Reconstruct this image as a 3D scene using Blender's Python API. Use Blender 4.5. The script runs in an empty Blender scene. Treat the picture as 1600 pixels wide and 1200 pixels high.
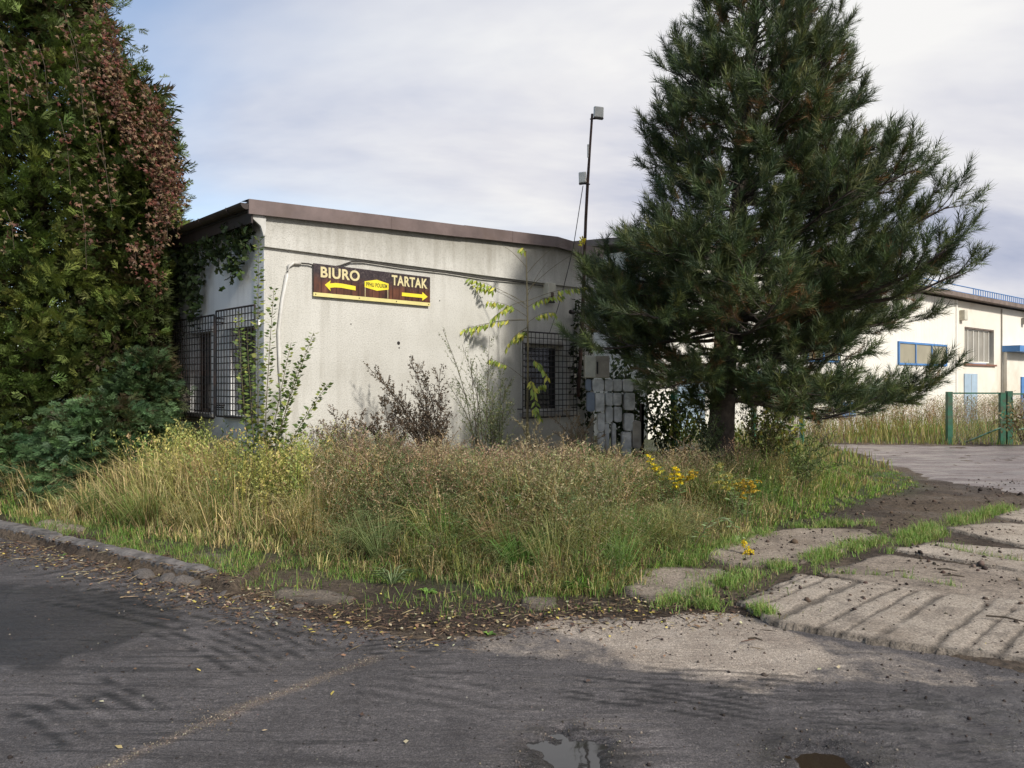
import bpy, bmesh, math, random
import numpy as np
from mathutils import Vector, Matrix

R = math.radians
C = bpy.context.scene.collection
rng = np.random.RandomState(7)
random.seed(7)
EYE = 1.65
F = 1202.0

# ------------------------------------------------------------------ camera, sky, sun, exposure
cam_d = bpy.data.cameras.new('camera')
cam = bpy.data.objects.new('camera', cam_d)
C.objects.link(cam)
cam.location = (0, 0, EYE)
cam.rotation_euler = (R(90), 0, 0)
cam_d.sensor_width = 36
cam_d.lens = 36 * F / 1600
cam_d.clip_end = 2000
bpy.context.scene.camera = cam

SUN_AZ_X, SUN_AZ_Y, SUN_EL = 0.64, -0.77, R(36)
world = bpy.data.worlds.new('World')
bpy.context.scene.world = world
world.use_nodes = True
wn, wl = world.node_tree.nodes, world.node_tree.links
wn.clear()
w_out = wn.new('ShaderNodeOutputWorld')
sky = wn.new('ShaderNodeTexSky')
sky.sky_type = 'NISHITA'
sky.sun_disc = False
sky.sun_elevation = SUN_EL
sky.sun_rotation = math.atan2(SUN_AZ_X, SUN_AZ_Y)
bg_sky = wn.new('ShaderNodeBackground')
bg_sky.inputs['Strength'].default_value = 0.15
wl.new(sky.outputs[0], bg_sky.inputs['Color'])
bg_cl = wn.new('ShaderNodeBackground')
bg_cl.inputs['Strength'].default_value = 0.70
w_mix = wn.new('ShaderNodeMixShader')
wl.new(bg_sky.outputs[0], w_mix.inputs[1])
wl.new(bg_cl.outputs[0], w_mix.inputs[2])
wl.new(w_mix.outputs[0], w_out.inputs['Surface'])
tc = wn.new('ShaderNodeTexCoord')
sep = wn.new('ShaderNodeSeparateXYZ')
wl.new(tc.outputs['Generated'], sep.inputs[0])


def wmath(op, a, b=None, c=None):
    n = wn.new('ShaderNodeMath')
    n.operation = op
    for i, v in enumerate((a, b, c)):
        if v is None:
            continue
        if isinstance(v, (int, float)):
            n.inputs[i].default_value = v
        else:
            wl.new(v, n.inputs[i])
    return n.outputs[0]


zc = wmath('ADD', wmath('MAXIMUM', sep.outputs[2], 0.0), 0.22)
cx_ = wmath('DIVIDE', sep.outputs[0], zc)
cy_ = wmath('DIVIDE', sep.outputs[1], zc)
comb = wn.new('ShaderNodeCombineXYZ')
wl.new(cx_, comb.inputs[0])
wl.new(cy_, comb.inputs[1])


def wnoise(scale, detail, rough, off, dist=0.0):
    mp = wn.new('ShaderNodeMapping')
    mp.inputs['Location'].default_value = off
    mp.inputs['Scale'].default_value = (0.75, 1.25, 1)
    mp.inputs['Rotation'].default_value = (0, 0, 0.35)
    wl.new(comb.outputs[0], mp.inputs[0])
    n = wn.new('ShaderNodeTexNoise')
    n.inputs['Scale'].default_value = scale
    n.inputs['Detail'].default_value = detail
    n.inputs['Roughness'].default_value = rough
    n.inputs['Distortion'].default_value = dist
    wl.new(mp.outputs[0], n.inputs['Vector'])
    return n.outputs['Fac']


def wramp(fac, stops):
    r = wn.new('ShaderNodeValToRGB')
    while len(r.color_ramp.elements) < len(stops):
        r.color_ramp.elements.new(0.5)
    for e, (p, c) in zip(r.color_ramp.elements, stops):
        e.position = p
        e.color = (*c, 1)
    wl.new(fac, r.inputs[0])
    return r.outputs[0]


n_big = wnoise(0.75, 6, 0.55, (3.1, 0.4, 0), 0.4)
n_gap = wnoise(0.5, 5, 0.5, (1.3, 7.4, 0), 0.3)
# a clearer patch of sky towards the north-west, as in the photograph
gapb = wmath('MULTIPLY', wmath('SMOOTH_MIN', wmath('MULTIPLY', sep.outputs[0], -1.0), 0.60, 0.2), 0.56)
cover = wmath('SUBTRACT', n_gap, gapb)
mask = wramp(cover, [(0.24, (0, 0, 0)), (0.42, (0.8, 0.8, 0.8)), (0.55, (1, 1, 1))])
wl.new(mask, w_mix.inputs[0])
tone = wmath('ADD', wmath('MULTIPLY', n_big, 0.85), wmath('MULTIPLY', wnoise(2.6, 5, 0.6, (5, 2, 0), 0.2), 0.15))
ccol = wramp(tone, [(0.34, (0.50, 0.55, 0.72)), (0.43, (0.68, 0.71, 0.84)), (0.51, (0.90, 0.90, 0.96)), (0.60, (1.10, 1.09, 1.08))])
wl.new(ccol, bg_cl.inputs['Color'])

sun_d = bpy.data.lights.new('sun', 'SUN')
sun_d.energy = 3.7
sun_d.angle = R(5.0)
sun_d.color = (1.0, 0.95, 0.87)
sun = bpy.data.objects.new('sun', sun_d)
C.objects.link(sun)
_sd = Vector((SUN_AZ_X * math.cos(SUN_EL), SUN_AZ_Y * math.cos(SUN_EL), math.sin(SUN_EL)))
sun.rotation_euler = _sd.to_track_quat('Z', 'Y').to_euler()
sun.location = (20, -20, 30)
vs = bpy.context.scene.view_settings
vs.view_transform = 'Standard'
vs.look = 'None'
vs.exposure = 0.28
vs.gamma = 1.0
vs.use_curve_mapping = False
bpy.context.scene.cycles.max_bounces = 6
bpy.context.scene.cycles.transparent_max_bounces = 4

# ------------------------------------------------------------------ helpers
def ground_pt(px, py):
    Y = F * EYE / (py - 600.0)
    return ((px - 800) / F * Y, Y)


def pt(px, py, Y):
    return ((px - 800) / F * Y, Y, EYE + (600 - py) / F * Y)


def link(o, parent=None):
    C.objects.link(o)
    if parent is not None:
        o.parent = parent
    return o


def empty(name, loc=(0, 0, 0), rz=0.0, label=None, cat=None, group=None, kind=None, parent=None):
    o = bpy.data.objects.new(name, None)
    o.empty_display_size = 0.2
    o.location = loc
    o.rotation_euler = (0, 0, rz)
    link(o, parent)
    return tag(o, label, cat, group, kind)


def tag(o, label=None, cat=None, group=None, kind=None):
    if label:
        o['label'] = label
    if cat:
        o['category'] = cat
    if group:
        o['group'] = group
    if kind:
        o['kind'] = kind
    return o


def np_mesh(name, V, Fc, mat, parent=None, col=None, smooth=False):
    """V (N,3), Fc list of int arrays (n,3)/(n,4) or one array."""
    if not isinstance(Fc, (list, tuple)):
        Fc = [Fc]
    Fc = [np.asarray(f, dtype=np.int32) for f in Fc if len(f)]
    V = np.asarray(V, dtype=np.float32)
    me = bpy.data.meshes.new(name)
    me.vertices.add(len(V))
    me.vertices.foreach_set('co', V.ravel())
    li = np.concatenate([f.ravel() for f in Fc])
    sizes = np.concatenate([np.full(len(f), f.shape[1], np.int32) for f in Fc])
    starts = np.concatenate([[0], np.cumsum(sizes)[:-1]]).astype(np.int32)
    me.loops.add(len(li))
    me.loops.foreach_set('vertex_index', li)
    me.polygons.add(len(sizes))
    me.polygons.foreach_set('loop_start', starts)
    if smooth:
        me.polygons.foreach_set('use_smooth', np.ones(len(sizes), dtype=bool))
    me.update(calc_edges=True)
    if col is not None:
        col = np.asarray(col, dtype=np.float32)
        a = me.color_attributes.new('col', 'FLOAT_COLOR', 'POINT')
        c4 = np.ones((len(V), 4), np.float32)
        c4[:, :col.shape[1]] = col
        a.data.foreach_set('color', c4.ravel())
    me.materials.append(mat)
    o = bpy.data.objects.new(name, me)
    return link(o, parent)


class MB:
    """collects simple solids, builds one mesh"""

    def __init__(self):
        self.v, self.f = [], []

    def add(self, vs_, fs):
        b = len(self.v)
        self.v += [tuple(p) for p in vs_]
        self.f += [tuple(i + b for i in f) for f in fs]
        return self

    def box(self, x0, y0, z0, x1, y1, z1, j=0.0):
        vs_ = [(x, y, z) for z in (z0, z1) for y in (y0, y1) for x in (x0, x1)]
        if j:
            vs_ = [tuple(c + random.uniform(-j, j) for c in p) for p in vs_]
        return self.add(vs_, [(0, 2, 3, 1), (4, 5, 7, 6), (0, 1, 5, 4), (2, 6, 7, 3), (0, 4, 6, 2), (1, 3, 7, 5)])

    def prism(self, poly, a, b, axis='y'):
        """poly of 2D points extruded from a to b along axis. axis y: poly=(x,z); z: (x,y); x: (y,z)"""
        n = len(poly)
        mk = {'y': lambda p, t: (p[0], t, p[1]), 'z': lambda p, t: (p[0], p[1], t), 'x': lambda p, t: (t, p[0], p[1])}[axis]
        vs_ = [mk(p, a) for p in poly] + [mk(p, b) for p in poly]
        fs = [tuple(range(n))[::-1], tuple(range(n, 2 * n))]
        fs += [(i, (i + 1) % n, n + (i + 1) % n, n + i) for i in range(n)]
        return self.add(vs_, fs)

    def tube(self, pts, rad, n=6, caps=True):
        pts = [Vector(p) for p in pts]
        if isinstance(rad, (int, float)):
            rad = [rad] * len(pts)
        vs_, fs = [], []
        for i, p in enumerate(pts):
            d = (pts[min(i + 1, len(pts) - 1)] - pts[max(i - 1, 0)])
            d = d.normalized() if d.length > 0 else Vector((0, 0, 1))
            up = Vector((0, 0, 1)) if abs(d.z) < 0.9 else Vector((1, 0, 0))
            a = d.cross(up).normalized()
            b = d.cross(a).normalized()
            for k in range(n):
                t = 2 * math.pi * k / n
                vs_.append(p + (a * math.cos(t) + b * math.sin(t)) * rad[i])
        for i in range(len(pts) - 1):
            for k in range(n):
                k2 = (k + 1) % n
                fs.append((i * n + k, i * n + k2, (i + 1) * n + k2, (i + 1) * n + k))
        if caps:
            fs.append(tuple(range(n)))
            fs.append(tuple((len(pts) - 1) * n + k for k in range(n))[::-1])
        return self.add(vs_, fs)

    def mesh(self, name, mat, bevel=0.0):
        me = bpy.data.meshes.new(name)
        me.from_pydata(self.v, [], self.f)
        bm = bmesh.new()
        bm.from_mesh(me)
        bmesh.ops.recalc_face_normals(bm, faces=bm.faces)
        if bevel:
            bmesh.ops.bevel(bm, geom=bm.edges[:], offset=bevel, segments=1, affect='EDGES')
        bm.to_mesh(me)
        bm.free()
        me.materials.append(mat)
        return me

    def build(self, name, mat, parent=None, bevel=0.0, smooth=False):
        me = self.mesh(name, mat, bevel)
        if smooth:
            me.polygons.foreach_set('use_smooth', np.ones(len(me.polygons), dtype=bool))
        return link(bpy.data.objects.new(name, me), parent)


def copy_obj(o, loc=None, parent=None, rot=None):
    c = o.copy()
    C.objects.link(c)
    c.parent = parent
    if loc is not None:
        c.location = loc
    if rot is not None:
        c.rotation_euler = rot
    return c


def copy_tree(o, parent=None):
    c = o.copy()
    C.objects.link(c)
    c.parent = parent
    for ch in list(o.children):
        copy_tree(ch, c)
    return c


# ---- numpy noise
def _hash(ix, iy, s):
    n = (ix.astype(np.int64) * 374761393 + iy.astype(np.int64) * 668265263 + s * 982451653) & 0x7fffffff
    n = (n ^ (n >> 13)) * 1274126177 & 0x7fffffff
    return ((n ^ (n >> 16)) & 0xffff) / 65535.0


def vnoise(x, y, s=0):
    x = np.asarray(x, float)
    y = np.asarray(y, float)
    ix, iy = np.floor(x), np.floor(y)
    fx, fy = x - ix, y - iy
    fx = fx * fx * (3 - 2 * fx)
    fy = fy * fy * (3 - 2 * fy)
    a, b = _hash(ix, iy, s), _hash(ix + 1, iy, s)
    c, d = _hash(ix, iy + 1, s), _hash(ix + 1, iy + 1, s)
    return (a * (1 - fx) + b * fx) * (1 - fy) + (c * (1 - fx) + d * fx) * fy


def fbm(x, y, s=0, o=4):
    t, a, n = 0, 0.5, 0
    x = np.asarray(x, float)
    y = np.asarray(y, float)
    for i in range(o):
        t = t + a * vnoise(x * 2 ** i + 17 * i, y * 2 ** i - 9 * i, s + i)
        n += a
        a *= 0.5
    return t / n


def sstep(a, b, x):
    t = np.clip((x - a) / (b - a), 0, 1)
    return t * t * (3 - 2 * t)


def poly_sd(poly, x, y):
    """signed distance, positive inside"""
    P = np.asarray(poly, float)
    x = np.asarray(x, float)
    y = np.asarray(y, float)
    d = np.full(x.shape, 1e9)
    ins = np.zeros(x.shape, bool)
    n = len(P)
    for i in range(n):
        a, b = P[i], P[(i + 1) % n]
        e = b - a
        L = (e ** 2).sum() + 1e-12
        t = np.clip(((x - a[0]) * e[0] + (y - a[1]) * e[1]) / L, 0, 1)
        d = np.minimum(d, np.hypot(x - a[0] - t * e[0], y - a[1] - t * e[1]))
        if abs(e[1]) > 1e-12:
            c = ((a[1] > y) != (b[1] > y)) & (x < e[0] * (y - a[1]) / e[1] + a[0])
            ins ^= c
    return np.where(ins, d, -d)


def line_d(pl, x, y):
    d = np.full(np.shape(x), 1e9)
    for a, b in zip(pl[:-1], pl[1:]):
        a, b = np.array(a), np.array(b)
        e = b - a
        t = np.clip(((x - a[0]) * e[0] + (y - a[1]) * e[1]) / (e ** 2).sum(), 0, 1)
        d = np.minimum(d, np.hypot(x - a[0] - t * e[0], y - a[1] - t * e[1]))
    return d


def frames(D, roll=None, up=(0, 0, 1)):
    """rotation matrices whose local z axis is D (N,3)"""
    D = D / (np.linalg.norm(D, axis=1, keepdims=True) + 1e-9)
    U = np.tile(np.array(up, float), (len(D), 1))
    near = np.abs((D * U).sum(1)) > 0.98
    U[near] = (1, 0, 0)
    X = np.cross(U, D)
    X /= np.linalg.norm(X, axis=1, keepdims=True) + 1e-9
    Y = np.cross(D, X)
    if roll is not None:
        c, s = np.cos(roll)[:, None], np.sin(roll)[:, None]
        X, Y = X * c + Y * s, -X * s + Y * c
    return np.stack([X, Y, D], axis=2)


def scatter(tmpl, M, T, col=None, scale=None):
    """tmpl=(V,F,c) ; returns V,F,C of N transformed copies. col (N,3) multiplies the template's colour"""
    V, Fc, c = tmpl
    N = len(T)
    if scale is not None:
        s = np.asarray(scale)
        M = M * (s[:, None, None] if s.ndim == 1 else s[:, None, :])
    out = np.einsum('nij,vj->nvi', M, V) + T[:, None, :]
    Fo = (Fc[None] + (np.arange(N) * len(V))[:, None, None]).reshape(-1, Fc.shape[1])
    Cc = np.tile(c[None], (N, 1, 1))
    if col is not None:
        Cc = Cc * col[:, None, :]
    return out.reshape(-1, 3), Fo, Cc.reshape(-1, 3)


def merge(parts):
    V, Fo, Cc, b = [], [], [], 0
    for v, f, c in parts:
        if len(v) == 0:
            continue
        V.append(v)
        Fo.append(f + b)
        Cc.append(c)
        b += len(v)
    return np.concatenate(V), np.concatenate(Fo), np.concatenate(Cc)


def scatter_mix(tmpls, M, T, col, scale=None):
    """scatter random choice between templates"""
    k = rng.randint(0, len(tmpls), len(T))
    ps = []
    for i, t in enumerate(tmpls):
        m = k == i
        if m.any():
            ps.append(scatter(t, M[m], T[m], None if col is None else col[m], None if scale is None else np.asarray(scale)[m]))
    return merge(ps)


def tube_np(pts, rad, n=5):
    mb = MB()
    mb.tube(pts, rad, n, caps=False)
    V = np.array(mb.v)
    Q = np.array(mb.f)
    T = np.concatenate([Q[:, [0, 1, 2]], Q[:, [0, 2, 3]]])
    return V, T


def leaf_t(base, d, side, L, W, fold=0.0):
    """diamond leaf (2 tris) from base along d"""
    base, d, side = map(lambda q: np.asarray(q, float), (base, d, side))
    nrm = np.cross(d, side)
    return (np.array([base, base + d * L * 0.45 + side * W / 2 + nrm * fold * W, base + d * L, base + d * L * 0.45 - side * W / 2 + nrm * fold * W]),
            np.array([[0, 1, 2], [0, 2, 3]]))


class TB:
    """template builder with colours"""

    def __init__(self):
        self.V, self.F, self.C, self.n = [], [], [], 0

    def add(self, V, Fc, c):
        V = np.asarray(V, float)
        self.V.append(V)
        self.F.append(np.asarray(Fc) + self.n)
        self.C.append(np.tile(np.asarray(c, float), (len(V), 1)))
        self.n += len(V)

    def get(self):
        return np.concatenate(self.V), np.concatenate(self.F), np.concatenate(self.C)


# ------------------------------------------------------------------ materials
class Mt:
    def __init__(self, name):
        self.m = bpy.data.materials.new(name)
        self.m.use_nodes = True
        self.n, self.l = self.m.node_tree.nodes, self.m.node_tree.links
        self.p = self.n['Principled BSDF']
        self.out = self.n['Material Output']
        self._co = None

    def co(self, scale=(1, 1, 1), rot=(0, 0, 0), space='Object'):
        t = self.n.new('ShaderNodeTexCoord')
        mp = self.n.new('ShaderNodeMapping')
        mp.inputs['Scale'].default_value = scale
        mp.inputs['Rotation'].default_value = rot
        self.l.new(t.outputs[space], mp.inputs[0])
        return mp.outputs[0]

    def noise(self, scale, detail=4, rough=0.55, co=None, dist=0.0):
        n = self.n.new('ShaderNodeTexNoise')
        n.inputs['Scale'].default_value = scale
        n.inputs['Detail'].default_value = detail
        n.inputs['Roughness'].default_value = rough
        n.inputs['Distortion'].default_value = dist
        self.l.new(co if co is not None else self.co(), n.inputs['Vector'])
        return n.outputs['Fac']

    def vor(self, scale, co=None, feature='F1', out='Distance'):
        n = self.n.new('ShaderNodeTexVoronoi')
        n.feature = feature
        n.inputs['Scale'].default_value = scale
        self.l.new(co if co is not None else self.co(), n.inputs['Vector'])
        return n.outputs[out]

    def ramp(self, fac, stops):
        r = self.n.new('ShaderNodeValToRGB')
        while len(r.color_ramp.elements) < len(stops):
            r.color_ramp.elements.new(0.5)
        for e, (p, c) in zip(r.color_ramp.elements, stops):
            e.position = p
            c = (c, c, c) if isinstance(c, (int, float)) else c
            e.color = (*c, 1)
        self.l.new(fac, r.inputs[0])
        return r.outputs[0]

    def mix(self, fac, a, b, mode='MIX'):
        n = self.n.new('ShaderNodeMix')
        n.data_type = 'RGBA'
        n.blend_type = mode
        for k, v in ((0, fac), (6, a), (7, b)):
            s = n.inputs[k]
            if isinstance(v, (int, float)):
                s.default_value = v if k == 0 else (v, v, v, 1)
            elif isinstance(v, tuple):
                s.default_value = (*v, 1)
            else:
                self.l.new(v, s)
        return n.outputs[2]

    def math(self, op, a, b=None, c=None):
        n = self.n.new('ShaderNodeMath')
        n.operation = op
        for i, v in enumerate((a, b, c)):
            if v is None:
                continue
            if isinstance(v, (int, float)):
                n.inputs[i].default_value = v
            else:
                self.l.new(v, n.inputs[i])
        return n.outputs[0]

    def attr(self, name='col', out='Color'):
        n = self.n.new('ShaderNodeAttribute')
        n.attribute_name = name
        return n.outputs[out]

    def bump(self, h, strength=0.5, dist=0.01, prev=None):
        n = self.n.new('ShaderNodeBump')
        n.inputs['Strength'].default_value = strength
        n.inputs['Distance'].default_value = dist
        self.l.new(h, n.inputs['Height'])
        if prev is not None:
            self.l.new(prev, n.inputs['Normal'])
        self.l.new(n.outputs[0], self.p.inputs['Normal'])
        return n.outputs[0]

    def set(self, col=None, rough=None, metal=None, spec=None):
        for k, v in (('Base Color', col), ('Roughness', rough), ('Metallic', metal), ('Specular IOR Level', spec)):
            if v is None:
                continue
            if isinstance(v, (int, float)):
                self.p.inputs[k].default_value = v
            elif isinstance(v, tuple):
                self.p.inputs[k].default_value = (*v, 1)
            else:
                self.l.new(v, self.p.inputs[k])
        return self


def plain(name, col, rough=0.6, metal=0.0, var=0.25, scale=6.0, bump=0.0, dirt=None, spec=None):
    m = Mt(name)
    n = m.noise(scale, 5, 0.6)
    lo = tuple(c * (1 - var) for c in col)
    hi = tuple(min(1, c * (1 + var)) for c in col)
    c = m.ramp(n, [(0.3, lo), (0.7, hi)])
    if dirt:
        c = m.mix(m.ramp(m.noise(scale * 0.45, 6, 0.65), [(0.48, 0.0), (0.66, 0.8)]), c, dirt)
    m.set(c, rough, metal, spec)
    if bump:
        m.bump(m.noise(scale * 6, 4), 0.5, bump)
    return m.m


def foliage(name, rough=0.55, trans=0.25, spec=0.3, var=0.2, gain=1.0):
    m = Mt(name)
    a = m.attr()
    n = m.noise(9, 3)
    c = m.mix(1.0, a, m.ramp(n, [(0.3, gain * (1 - var)), (0.7, gain * (1 + var))]), 'MULTIPLY')
    m.set(c, rough, 0.0, spec)
    if trans:
        t = m.n.new('ShaderNodeBsdfTranslucent')
        m.l.new(m.mix(1.0, c, (1.0, 1.05, 0.6), 'MULTIPLY'), t.inputs['Color'])
        mx = m.n.new('ShaderNodeMixShader')
        mx.inputs[0].default_value = trans
        m.l.new(m.p.outputs[0], mx.inputs[1])
        m.l.new(t.outputs[0], mx.inputs[2])
        m.l.new(mx.outputs[0], m.out.inputs['Surface'])
    return m.m


M_leaf = foliage('leaf_material', gain=1.15)
M_grass = foliage('grass_material', 0.6, 0.3, 0.2, gain=1.2)
M_needle = foliage('needle_material', 0.5, 0.12, 0.35)
M_dry = foliage('dry_stalk_material', 0.8, 0.2, 0.1, gain=1.15)
M_bark = plain('pine_bark', (0.055, 0.042, 0.034), 0.9, 0, 0.5, 14, 0.02)
M_twig = plain('dead_twigs', (0.06, 0.045, 0.03), 0.9, 0, 0.4, 14)


def mk_stucco():
    m = Mt('stained_stucco')
    co = m.co()
    grain = m.noise(70, 3, 0.6, co)
    big = m.noise(0.9, 6, 0.6, co)
    base = m.ramp(big, [(0.3, (0.47, 0.455, 0.41)), (0.55, (0.56, 0.545, 0.50)), (0.75, (0.62, 0.605, 0.56))])
    # speckled grain
    sp = m.ramp(m.noise(48, 4, 0.7, co), [(0.36, 0.62), (0.5, 1.0)])
    c = m.mix(0.55, base, sp, 'MULTIPLY')
    # vertical run-off streaks below the roof and the ledge
    st = m.noise(1.0, 6, 0.62, m.co((7.5, 7.5, 0.45)))
    strk = m.ramp(st, [(0.46, 0.0), (0.62, 0.62), (0.8, 0.9)])
    c = m.mix(m.math('MULTIPLY', m.math('MULTIPLY', strk, m.ramp(m.noise(0.7, 3, 0.5, co), [(0.42, 0.1), (0.62, 1.0)])), 0.55), c, (0.28, 0.26, 0.215))
    # ragged darker upper edge of the parapet band and discoloured foot of the wall
    t = m.n.new('ShaderNodeTexCoord')
    s = m.n.new('ShaderNodeSeparateXYZ')
    m.l.new(t.outputs['Object'], s.inputs[0])
    ragged = m.math('MULTIPLY_ADD', m.noise(3.5, 6, 0.7, m.co((1.6, 1.6, 0.6))), 0.9, -0.45)
    top = m.ramp(m.math('ADD', m.math('SUBTRACT', s.outputs[2], 3.52), m.math('MULTIPLY', ragged, 0.55)), [(0.0, 0.0), (0.45, 0.8)])
    c = m.mix(m.math('MULTIPLY', top, 0.75), c, (0.17, 0.155, 0.12))
    foot = m.ramp(m.math('ADD', m.math('SUBTRACT', 1.15, s.outputs[2]), ragged), [(0.0, 0.0), (0.8, 0.9)])
    c = m.mix(m.math('MULTIPLY', foot, 0.6), c, (0.22, 0.21, 0.15))
    # little holes and chips
    ch = m.ramp(m.vor(2.3, m.co((1, 1, 1.2))), [(0.018, 1.0), (0.03, 0.0)])
    c = m.mix(m.math('MULTIPLY', ch, 0.8), c, (0.05, 0.045, 0.04))
    m.set(c, 0.92, 0, 0.15)
    b = m.bump(m.noise(60, 5, 0.65, co), 0.75, 0.012)
    return m.m


M_stucco = mk_stucco()


def mk_white_wall():
    m = Mt('white_side_render')
    co = m.co()
    base = m.ramp(m.noise(1.3, 6, 0.6, co), [(0.3, (0.66, 0.66, 0.65)), (0.7, (0.78, 0.78, 0.77))])
    st = m.ramp(m.noise(1.0, 6, 0.6, m.co((6, 6, 0.3))), [(0.5, 0.0), (0.72, 0.7)])
    c = m.mix(m.math('MULTIPLY', st, 0.35), base, (0.30, 0.30, 0.29))
    m.set(c, 0.9, 0, 0.15)
    m.bump(m.noise(60, 4, 0.6, co), 0.5, 0.008)
    return m.m


M_white = mk_white_wall()
M_fascia = plain('brown_metal_flashing', (0.16, 0.12, 0.112), 0.5, 0.2, 0.3, 2.5, 0.0, (0.12, 0.085, 0.07))
M_gutter = plain('dark_brown_gutter', (0.03, 0.02, 0.017), 0.5, 0.0, 0.3, 5)
M_roof = plain('tar_roofing_felt', (0.06, 0.06, 0.06), 0.9, 0, 0.3, 5)
M_iron = plain('black_painted_iron', (0.022, 0.020, 0.019), 0.6, 0.2, 0.4, 12, 0, (0.06, 0.03, 0.02))
M_rust = plain('rusty_mast_steel', (0.055, 0.032, 0.025), 0.75, 0.2, 0.5, 16, 0.0, (0.12, 0.055, 0.03))
M_glass = Mt('dark_window_glass').set((0.012, 0.013, 0.014), 0.08, 0, 0.5).m
M_frame = plain('weathered_white_frame', (0.48, 0.47, 0.44), 0.6, 0, 0.2, 6, 0, (0.3, 0.27, 0.22))
M_wood = plain('brown_window_wood', (0.09, 0.055, 0.035), 0.6, 0, 0.3, 6)
M_sill = plain('concrete_window_sill', (0.30, 0.29, 0.27), 0.85, 0, 0.2, 8, 0.004)
M_pipe = plain('white_plastic_conduit', (0.62, 0.60, 0.56), 0.45, 0, 0.12, 4, 0, (0.4, 0.37, 0.31))
M_cable = plain('dark_cable', (0.04, 0.035, 0.03), 0.6)
M_cream = plain('cream_plastic_box', (0.52, 0.49, 0.40), 0.55, 0, 0.15, 8)
M_panelw = plain('aged_antenna_plastic', (0.62, 0.60, 0.54), 0.5, 0, 0.12, 8)

# ================================================================== GROUND
WILD = [(-40, 34), (-9, 11.2), (-6.1, 9.2), (-3.96, 7.93), (-1.99, 6.95), (-1.06, 6.5), (-.25, 6.15), (.74, 6.05), (1.21, 6.6), (1.77, 7.15),
        (2.61, 8.3), (4.7, 10.4), (6.6, 12.4), (7.2, 14.5), (7.6, 17.5), (8.2, 20.3), (7.5, 24), (-10, 60), (-60, 60)]
ROAD = [(-60, 45.5), (-5.55, 8.33), (-3.71, 7.08), (-2.52, 6.28), (-1.65, 5.5), (-.55, 4.98), (-.16, 5.02), (.45, 5.42), (.90, 5.38), (1.25, 5.58), (1.62, 5.60), (1.86, 5.32), (2.46, 4.92), (2.95, 4.42), (4.1, 4.05), (8, 3.4),
        (60, -6), (60, -30), (-60, -30)]
KERB = [(-9.5, 10.98), (-5.55, 8.36), (-3.71, 7.11), (-2.52, 6.31)]
YARD = [(8.3, 21.2), (7.9, 17.8), (7.3, 14.3), (7.1, 12.6), (7.5, 11.2), (9, 10.6), (30, 9.5), (60, 9), (60, 21), (30, 21.2), (12, 20.4)]
PUD1, PUD2 = ground_pt(893, 1178), ground_pt(1290, 1192)


def ground_h(x, y):
    sd = poly_sd(WILD, x, y)
    z = 0.26 * sstep(-0.1, 2.4, sd) + 0.05 * (fbm(x * 1.3, y * 1.3, 5) - 0.5) * sstep(-.5, .5, sd)
    k = line_d([(-60, 45.5)] + KERB, x, y)
    z = z + 0.085 * sstep(1.6, 0.0, k) * (poly_sd(ROAD, x, y) < 0) * (x < -2.2)
    fl = 1 - .55 * sstep(.8, 1.6, x) * sstep(10, 9, y)
    z = z + 0.030 * fl * (fbm(x * 3, y * 3, 9) - 0.5) + 0.016 * (fbm(x * 14, y * 14, 19) - 0.5) + .012 * sstep(.8, 1.6, x)
    return z


def road_h(x, y):
    lump = sstep(1.0, 2.0, x) * sstep(4.6, 4.0, y)
    z = 0.008 * (fbm(x * 1.1, y * 1.1, 31) - 0.4) + (0.010 + .022 * lump) * (fbm(x * 9, y * 9, 33, 3) - 0.5)
    for (cx, cy), rx, ry in ((PUD1, .17, .20), (PUD2, .15, .18)):
        wob = 1 + 1.1 * (fbm(x * 9, y * 9, 41) - 0.5) + .5 * (fbm(x * 28, y * 28, 43, 2) - .5)
        q = np.hypot((x - cx) / rx, (y - cy) / ry) * wob
        z = z - 0.035 * sstep(1.25, 0.55, q) + 0.006 * sstep(0.25, 0.0, np.abs(q - 1.35))
    return z


def grid_axis(lo, hi, a, b, fine, grow=1.18, coarse=None):
    mid = list(np.arange(a, b, fine))
    up, s, v = [], fine, b
    while v < hi:
        up.append(v)
        s = min(s * grow, coarse or 1e9)
        v += s
    up.append(hi)
    dn, s, v = [], fine, a
    while v > lo:
        s = min(s * grow, coarse or 1e9)
        v -= s
        dn.append(max(v, lo))
    return np.array(dn[::-1] + mid + up)


def sheet(name, xs, ys, hf, mat, keep=None, colf=None, parent=None):
    X, Y = np.meshgrid(xs, ys)
    Z = hf(X, Y)
    nx, ny = len(xs), len(ys)
    idx = np.arange(nx * ny).reshape(ny, nx)
    Q = np.stack([idx[:-1, :-1], idx[:-1, 1:], idx[1:, 1:], idx[1:, :-1]], -1).reshape(-1, 4)
    V = np.stack([X, Y, Z], -1).reshape(-1, 3)
    col = colf(X, Y).reshape(-1, 3) if colf else None
    if keep is not None:
        k = keep(X, Y).reshape(-1)
        Q = Q[k[Q].any(1)]
        used = np.zeros(len(V), bool)
        used[Q] = True
        re = np.cumsum(used) - 1
        V, Q = V[used], re[Q]
        if col is not None:
            col = col[used]
    return np_mesh(name, V, [Q], mat, parent, col, smooth=True)


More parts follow.
